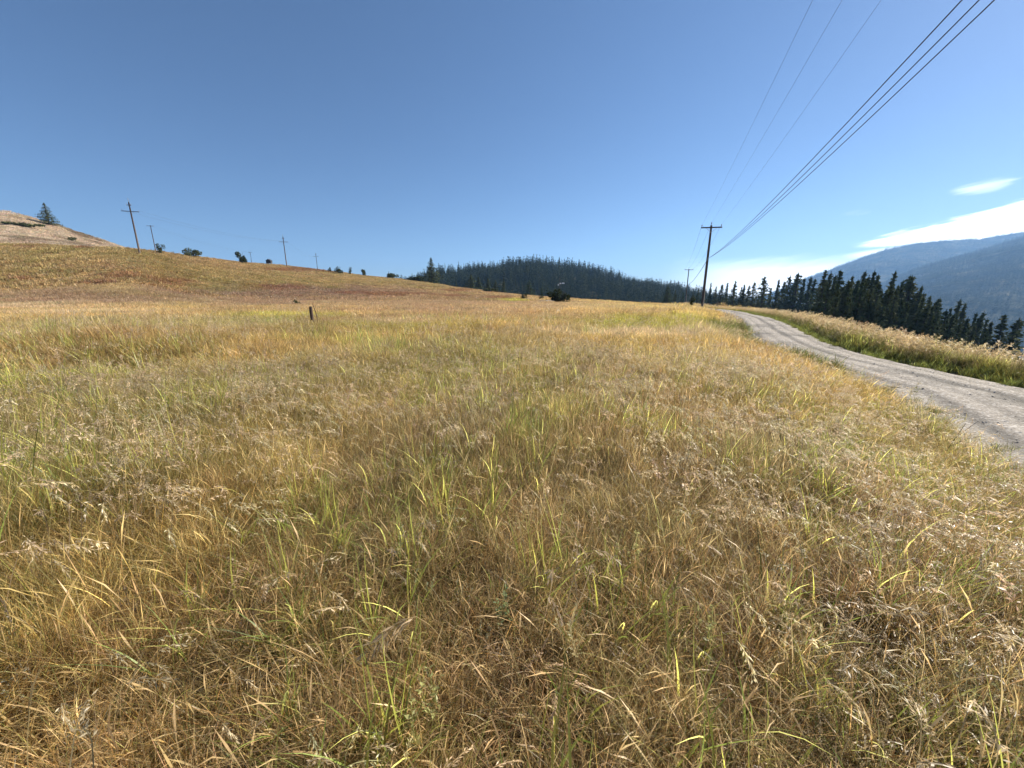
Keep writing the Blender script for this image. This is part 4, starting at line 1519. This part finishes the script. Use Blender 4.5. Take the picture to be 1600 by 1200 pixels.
def grid_sector(step, r0, r1, amax=72, jit=0.45):
    k = np.arange(-r1, r1 + step, step)
    X, Y = np.meshgrid(k, k)
    X = X.ravel() + (g_rng.random(X.size) - 0.5) * step * 2 * jit; Y = Y.ravel() + (g_rng.random(Y.size) - 0.5) * step * 2 * jit
    r = np.hypot(X, Y); a = np.degrees(np.abs(np.arctan2(X, Y)))
    m = (r >= r0) & (r < r1) & (a < amax)
    return X[m], Y[m]


def off_road(X, Y, margin):
    d = road_dist(X, Y)
    return (np.abs(d) > HALF + margin + (fbm(X, Y, 1.3, 2) - 0.5) * 0.7) | (Y > 100)


def height_field(X, Y):
    """how rank the grass stands from place to place"""
    h = 0.47 + 0.5 * fbm(X + 11, Y - 4, 3.2, 3) + 0.65 * fbm(X + 40, Y + 4, 0.9, 2)
    h = h * (1 - 0.55 * np.exp(-(((X + 8.2) / 2.0) ** 2 + ((Y - 7.5) / 0.8) ** 2)))
    h = h + 0.25 * np.exp(-(((X + 10.6) / 4) ** 2 + ((Y - 10.0) / 1.5) ** 2))
    # trodden, thin ground close to the viewpoint
    r = np.hypot(X, Y)
    h = h * (0.72 + 0.28 * np.clip((r - 1.0) / 2.5, 0, 1))
    return h


def jt(n, a=0.12):
    return 1 + g_rng.normal(size=(n, 1)) * a + g_rng.normal(size=(n, 3)) * 0.03


def view_side(X, Y):
    """drop what can never be seen: the slope that falls away behind the far verge"""
    d = road_dist(X, Y)
    return ~((d > HALF + 7) & (d < 900) & (Y < 60))


# 0-9 m
X, Y = grid_sector(0.235, 0.0, 9.5, 180, 0.5)
m = ((Y > -1.2) & (np.abs(X) < 9.5) & (np.abs(X) < 2.2 * (Y + 1.6))) & off_road(X, Y, 0.1)
X, Y = X[m], Y[m]
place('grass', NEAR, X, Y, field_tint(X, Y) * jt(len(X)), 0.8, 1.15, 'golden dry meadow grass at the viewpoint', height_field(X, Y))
# 9-28 m
X, Y = grid_sector(0.50, 8.9, 28, 70)
_d = road_dist(X, Y)
m = off_road(X, Y, 0.7) & view_side(X, Y) & ~((_d > 0) & (_d < HALF + 5.5))
X, Y = X[m], Y[m]
place('grass', MID, X, Y, field_tint(X, Y) * jt(len(X)), 0.85, 1.2, 'golden dry meadow grass of the middle field', height_field(X, Y))
# 28-85 m
X, Y = grid_sector(1.15, 27, 88, 66)
_d = road_dist(X, Y)
m = off_road(X, Y, 1.3) & view_side(X, Y) & ~((_d > 0) & (_d < HALF + 4.5) & (Y < 50))
X, Y = X[m], Y[m]
place('grass', FAR, X, Y, field_tint(X, Y) * jt(len(X)), 0.85, 1.2, 'tawny dry grass across the far field', 0.7 + 0.4 * fbm(X, Y, 5, 2))
# the slopes out to the crest
X, Y = grid_sector(1.75, 85, 345, 60)
a = np.degrees(np.arctan2(X, Y)); m = ((np.hypot(X, Y) < 250) | ((a < -40) & (g_rng.random(len(X)) < 0.6))) & ~((a > 22) & (Y < 200) & (road_dist(X, Y) > 8) & (road_dist(X, Y) < 900)) & off_road(X, Y, 4.0)
m &= (np.hypot(X, Y) < np.interp(a, AZ, CREST_Y) / np.clip(np.cos(np.radians(a)), 0.3, 1) + 25) | (a < -40)
X, Y = X[m], Y[m]
place('grass', VFAR, X, Y, field_tint(X, Y) * jt(len(X)), 0.85, 1.15, 'short olive and gold grass on the hillside', 0.6 + 0.8 * fbm(X, Y, 9, 3))

# ---- seed heads: pale nodding brome, upright plumes
HEADS = [M('heads_%d' % k, head(g_rng, 5, 0.10, hh, CREAMY, wind=wd, lean=ln, fall=fl, spike=24, slen=0.019, swid=0.0026, hl=0.12))
         for k, (hh, CREAMY, wd, ln, fl) in enumerate(((0.46, (0.66, 0.56, 0.40), (0.5, 0.1), 0.2, 1.2), (0.52, (0.60, 0.47, 0.33), (0.4, 0.12), 0.25, 0.8),
                                                      (0.40, (0.70, 0.62, 0.46), (0.6, 0.05), 0.3, 1.4), (0.48, (0.55, 0.43, 0.31), (0.3, 0.1), 0.2, 0.6)))]
UPR = [M('plumes_%d' % k, head(g_rng, 4, 0.12, hh, c, wind=(0.15, 0.04), lean=0.15, fall=0.25, spike=26, slen=0.024, swid=0.0042, hl=0.13))
       for k, (hh, c) in enumerate(((0.55, (0.60, 0.48, 0.36)), (0.62, (0.66, 0.55, 0.40)), (0.50, (0.52, 0.38, 0.30))))]
GTUFT = [M('green_tuft_%d' % k, blades(g_rng, 16, 0.06, hh, 0.3, 0.0085, 6, 0.35, 0.7, GREENS, wind=(0.1, 0), gauss=False)) for k, hh in enumerate((0.44, 0.36, 0.50, 0.34))]
STUFT = [M('straw_tuft_%d' % k, [blades(g_rng, 26, 0.09, hh, 0.35, 0.0042, 6, 0.55, 1.5, STRAWS, wind=(0.2, 0.05), drop=0.4), litter(g_rng, 30, 0.16, 0.12, STRAWS)]) for k, hh in enumerate((0.34, 0.42, 0.30))]
WEEDS = [M('weed_%d' % k, weed(g_rng, hh, t, lf, nn, br)) for k, (hh, t, lf, nn, br) in enumerate(
    ((0.42, (0.36, 0.36, 0.15), 0.026, 120, 5), (0.36, (0.44, 0.41, 0.22), 0.020, 130, 6), (0.48, (0.28, 0.29, 0.10), 0.030, 90, 4),
     (0.34, (0.26, 0.20, 0.15), 0.012, 120, 11), (0.30, (0.34, 0.28, 0.22), 0.012, 140, 12), (0.40, (0.44, 0.40, 0.28), 0.022, 150, 6)))]
REDL = [M('red_leaves', weed(g_rng, 0.22, (0.34, 0.055, 0.035), 0.030, 26, 3))]


def scatter_field(name, protos, dens, r0, r1, want, smin, smax, label, tint=None, hm=True, yaw=None, weights=None, amax=70):
    X, Y = sector(dens, r0, r1, -amax, amax)
    keep = g_rng.random(len(X)) < np.clip(want(X, Y), 0, 1)
    keep &= off_road(X, Y, 0.25) & view_side(X, Y)
    X, Y = X[keep], Y[keep]
    T = np.ones((len(X), 3)) * jt(len(X), 0.15) if tint is None else tint(X, Y) * jt(len(X), 0.1)
    place(name, protos, X, Y, np.clip(T, 0.02, 2), smin, smax, label, (height_field(X, Y) if hm else None), tilt=False, yaw=yaw, weights=weights)


nz = lambda s, ox=0.0, k=0.5, g=5.0: (lambda X, Y: (fbm(X + ox, Y - ox, s, 3) - k) * g + 0.5)
scatter_field('seed_heads', HEADS, 44, 0.7, 9.0, lambda X, Y: (0.35 + 0.65 * np.clip(nz(0.9, 31, 0.5, 5)(X, Y), 0, 1)) * (0.25 + 0.5 * np.clip((np.hypot(X, Y) - 1.5) / 3, 0, 1) + 0.5 * (X > 1)), 0.75, 1.15, 'pale nodding seed heads near the viewpoint', yaw=0.0)
scatter_field('seed_heads', HEADS, 9, 9, 26, lambda X, Y: (0.4 + 0.6 * np.clip(nz(2.0, 8, 0.5, 4)(X, Y), 0, 1)) * 0.7, 0.75, 1.1, 'pale nodding seed heads in the middle field', yaw=0.0)
scatter_field('grass_plumes', UPR, 5, 2.5, 10, nz(1.8, 55, 0.54, 7), 0.7, 1.05, 'pinkish upright grass plumes near the viewpoint', yaw=0.0)
scatter_field('grass_plumes', UPR, 4.0, 10, 42, lambda X, Y: nz(4.0, 77, 0.54, 6)(X, Y) * 0.7, 0.7, 1.05, 'pinkish upright grass plumes in the field', yaw=0.0)
scatter_field('green_blades', GTUFT, 38, 0.6, 9.0, lambda X, Y: nz(1.6, 12, 0.47, 5)(X, Y) * 0.8, 0.8, 1.25, 'yellow-green blades among the dry grass', yaw=0.0)
scatter_field('green_blades', GTUFT, 12, 9.0, 24, lambda X, Y: nz(3.5, 12, 0.54, 6)(X, Y), 0.9, 1.5, 'green blades among the grass farther off', yaw=0.0)
scatter_field('straw', STUFT, 22, 0.5, 8.0, nz(1.2, 4, 0.48, 5), 0.6, 1.15, 'bleached arching straw close by', yaw=0.0)
scatter_field('weeds', WEEDS, 9, 0.6, 11.0, nz(1.5, 99, 0.5, 6), 0.6, 1.25, 'grey-green leafy weeds in the grass', weights=(.2, .2, .15, .15, .15, .15))
scatter_field('red_leaves', REDL, 0.35, 0.8, 7.0, nz(2.5, 44, 0.5, 6), 0.5, 0.9, 'few red autumn leaves low in the grass')


# ---- tall plumed grass on both road verges
def verge(side, d0, d1, protos, dens, name, label, y0, y1, smin, smax, tint=None, hm=False, want=None):
    n = int((y1 - y0) * 14 * dens)
    s = np.concatenate([[0], np.cumsum(np.hypot(*np.diff(ROAD, axis=0).T))])
    t = np.gradient(ROAD, axis=0); t /= np.linalg.norm(t, axis=1)[:, None]
    i0 = np.interp(y0, ROAD[:, 1], s); i1 = np.interp(y1, ROAD[:, 1], s)
    L = i1 - i0
    n = int(L * (d1 - d0) * dens)
    q = i0 + L * g_rng.random(n)
    # crowd the near end, where single stalks show
    d = d0 + (d1 - d0) * g_rng.random(n)
    cx = np.interp(q, s, ROAD[:, 0]); cy = np.interp(q, s, ROAD[:, 1]); tx = np.interp(q, s, t[:, 0]); ty = np.interp(q, s, t[:, 1])
    X = cx + side * ty * (HALF + d); Y = cy - side * tx * (HALF + d)
    if want is not None:
        k = g_rng.random(n) < np.clip(want(X, Y), 0, 1)
        X, Y = X[k], Y[k]
    T = np.ones((len(X), 3)) * jt(len(X), 0.12) if tint is None else np.tile(np.array(tint), (len(X), 1)) * jt(len(X), 0.12)
    place(name, protos, X, Y, T, smin, smax, label, None, tilt=False, yaw=0.0)


VG = [M('verge_green_%d' % k, blades(g_rng, 130, 0.2, hh, 0.35, 0.008, 4, 0.4, 0.8, FINE, wind=(0.1, 0))) for k, hh in enumerate((0.30, 0.24))]
VP = [M('verge_plume_%d' % k, [head(g_rng, 7, 0.2, hh, c, wind=(0.2, 0.05), lean=0.18, fall=0.35, spike=22, slen=0.034, swid=0.0065, hl=0.16, stemw=0.003),
                               blades(g_rng, 90, 0.2, hh * 0.75, 0.35, 0.007, 4, 0.3, 0.6, [np.array([0.42, 0.33, 0.19]), np.array([0.33, 0.30, 0.12])], wind=(0.1, 0))])
      for k, (hh, c) in enumerate(((0.50, (0.58, 0.43, 0.26)), (0.58, (0.64, 0.50, 0.31)), (0.44, (0.50, 0.39, 0.20))))]
verge(1, -0.12, 0.9, VG, 12, 'verge_grass', 'short dark green grass along the far road edge', 1, 60, 0.8, 1.3, (0.22, 0.26, 0.075))
verge(1, 0.55, 4.6, VP, 12, 'verge_grass', 'tall pinkish plumed grass on the far road bank', 1, 64, 0.75, 1.15)
verge(1, 0.4, 3.6, VG, 8, 'verge_grass', 'yellow-green undergrowth of the far road bank', 1, 64, 1.0, 1.5, (0.30, 0.29, 0.09))
verge(-1, -0.3, 1.2, VP, 4.5, 'verge_grass', 'pinkish plumed grass along the near road edge', 11, 40, 0.6, 1.0)
verge(-1, -0.5, 1.4, VG, 7, 'verge_grass', 'olive weeds along the near road edge', 2, 40, 0.6, 1.1, (0.22, 0.22, 0.08))
verge(-1, -0.3, 1.6, VG, 11, 'verge_grass', 'rank dark green tussocks where the near verge bends', 9, 26, 1.5, 2.6, (0.17, 0.19, 0.065), want=lambda X, Y: (fbm(X, Y, 1.6, 2) - 0.45) * 6)
verge(-1, -0.6, 2.0, WEEDS, 5, 'verge_weeds', 'grey weeds along the near road edge', 1.5, 22, 0.7, 1.1)


# ---- single plants that stand out
def single_plant(px, py, zed, me, label, s, yaw, name='weed', cat='plant', tint=(1, 1, 1)):
    X, Y = on_plane(px, py, zed)
    o = link(name, me, loc=(X, Y, float(H(X, Y)) - 0.01), rot=(0, 0, yaw))
    o.scale = (s, s, s)
    tag(o, label, cat)
    return o


def mat_plain_leaf():
    m, t, b = new_mat('plant_leaves')
    leaf_shader(t, attr(t, 'tone'), 0.42, 0.5, 0.3)
    return m


PL = mat_plain_leaf()


def MP(name, data):
    V, F, C = data
    return new_mesh(name, V, F, cols=C, mats=[PL])


single_plant(610, 905, -1.6, MP('weed', weed(g_rng, 0.44, (0.30, 0.34, 0.16), 0.030, 130, 4)), "upright pale green leafy weed standing in the near grass", 1.0, 0.3)
single_plant(660, 965, -1.6, MP('weed', weed(g_rng, 0.34, (0.36, 0.38, 0.22), 0.026, 110, 3)), "shorter grey-green leafy weed just below the upright one", 1.0, 1.3)
single_plant(795, 1005, -1.6, MP('weed', weed(g_rng, 0.32, (0.28, 0.36, 0.17), 0.03, 100, 3)), "small green leafy weed right of the drooping brown seed head", 1.0, 2.3)
single_plant(735, 1080, -1.6, MP('grass_stalk', head(g_rng, 1, 0.0, 0.42, (0.58, 0.44, 0.30), wind=(-0.65, 0.05), spike=46, slen=0.05, swid=0.0035, hl=0.2, stemw=0.002, lean=0.02, fall=1.1)), "large arching seed stalk drooping to the left in the near grass", 1.0, 0.0, 'grass_stalk', 'grass stalk')
for px, py, yw, lab in ((1320, 1000, 0.2, "pale nodding grass plume at the lower right, beside a second one"), (1440, 985, 0.0, "pale grass plume arching to the right at the lower right"), (1360, 870, 0.4, "tall brownish nodding plume above the pale ones at the right")):
    single_plant(px, py + 60, -1.6, MP('grass_stalk', head(g_rng, 1, 0.0, 0.42, (0.68, 0.57, 0.42), wind=(0.7, 0.0), spike=44, slen=0.042, swid=0.0032, hl=0.18, stemw=0.0018, lean=0.1, fall=0.9)), lab, 1.0, yw, 'grass_stalk', 'grass stalk')


def dry_twig():
    X, Y = on_plane(1478, 690, -2.0)
    mb = MB()
    z0 = float(H(X, Y))
    mb.tube([(0, 0, -0.02), (0.10, 0.02, 0.3), (0.24, 0.03, 0.62)], [0.006, 0.005, 0.003], 6)
    mb.tube([(0.08, 0.02, 0.26), (0.26, 0.0, 0.40), (0.42, -0.04, 0.46)], [0.004, 0.003, 0.002], 5)
    mb.tube([(0.14, 0.02, 0.4), (0.34, 0.05, 0.56), (0.46, 0.06, 0.66)], [0.003, 0.003, 0.0015], 5)
    o = mb.build('dead_twig', BARK)
    o.location = (X, Y, z0)
    tag(o, "bare dark forked twig leaning over the near edge of the gravel road", 'twig')


dry_twig()

# ------------------------------------------------------------------ air
def haze():
    mb = MB()
    mb.box((1200, 2900, (HZ0 + HZ1) / 2), (13600, 7800, HZ1 - HZ0))
    m = bpy.data.materials.new('air')
    m.use_nodes = True
    t = m.node_tree
    for n in list(t.nodes):
        if n.type != 'OUTPUT_MATERIAL': t.nodes.remove(n)
    v = t.nodes.new('ShaderNodeVolumePrincipled')
    v.inputs['Color'].default_value = (0.30, 0.56, 1.0, 1)
    v.inputs['Density'].default_value = HAZE
    v.inputs['Anisotropy'].default_value = 0.2
    t.links.new(v.outputs[0], t.nodes['Material Output'].inputs['Volume'])
    o = mb.build('haze', m)
    tag(o, kind='stuff')


HZ0 = -170.0
HZ1 = 590.0
HAZE = 0.000115
haze()
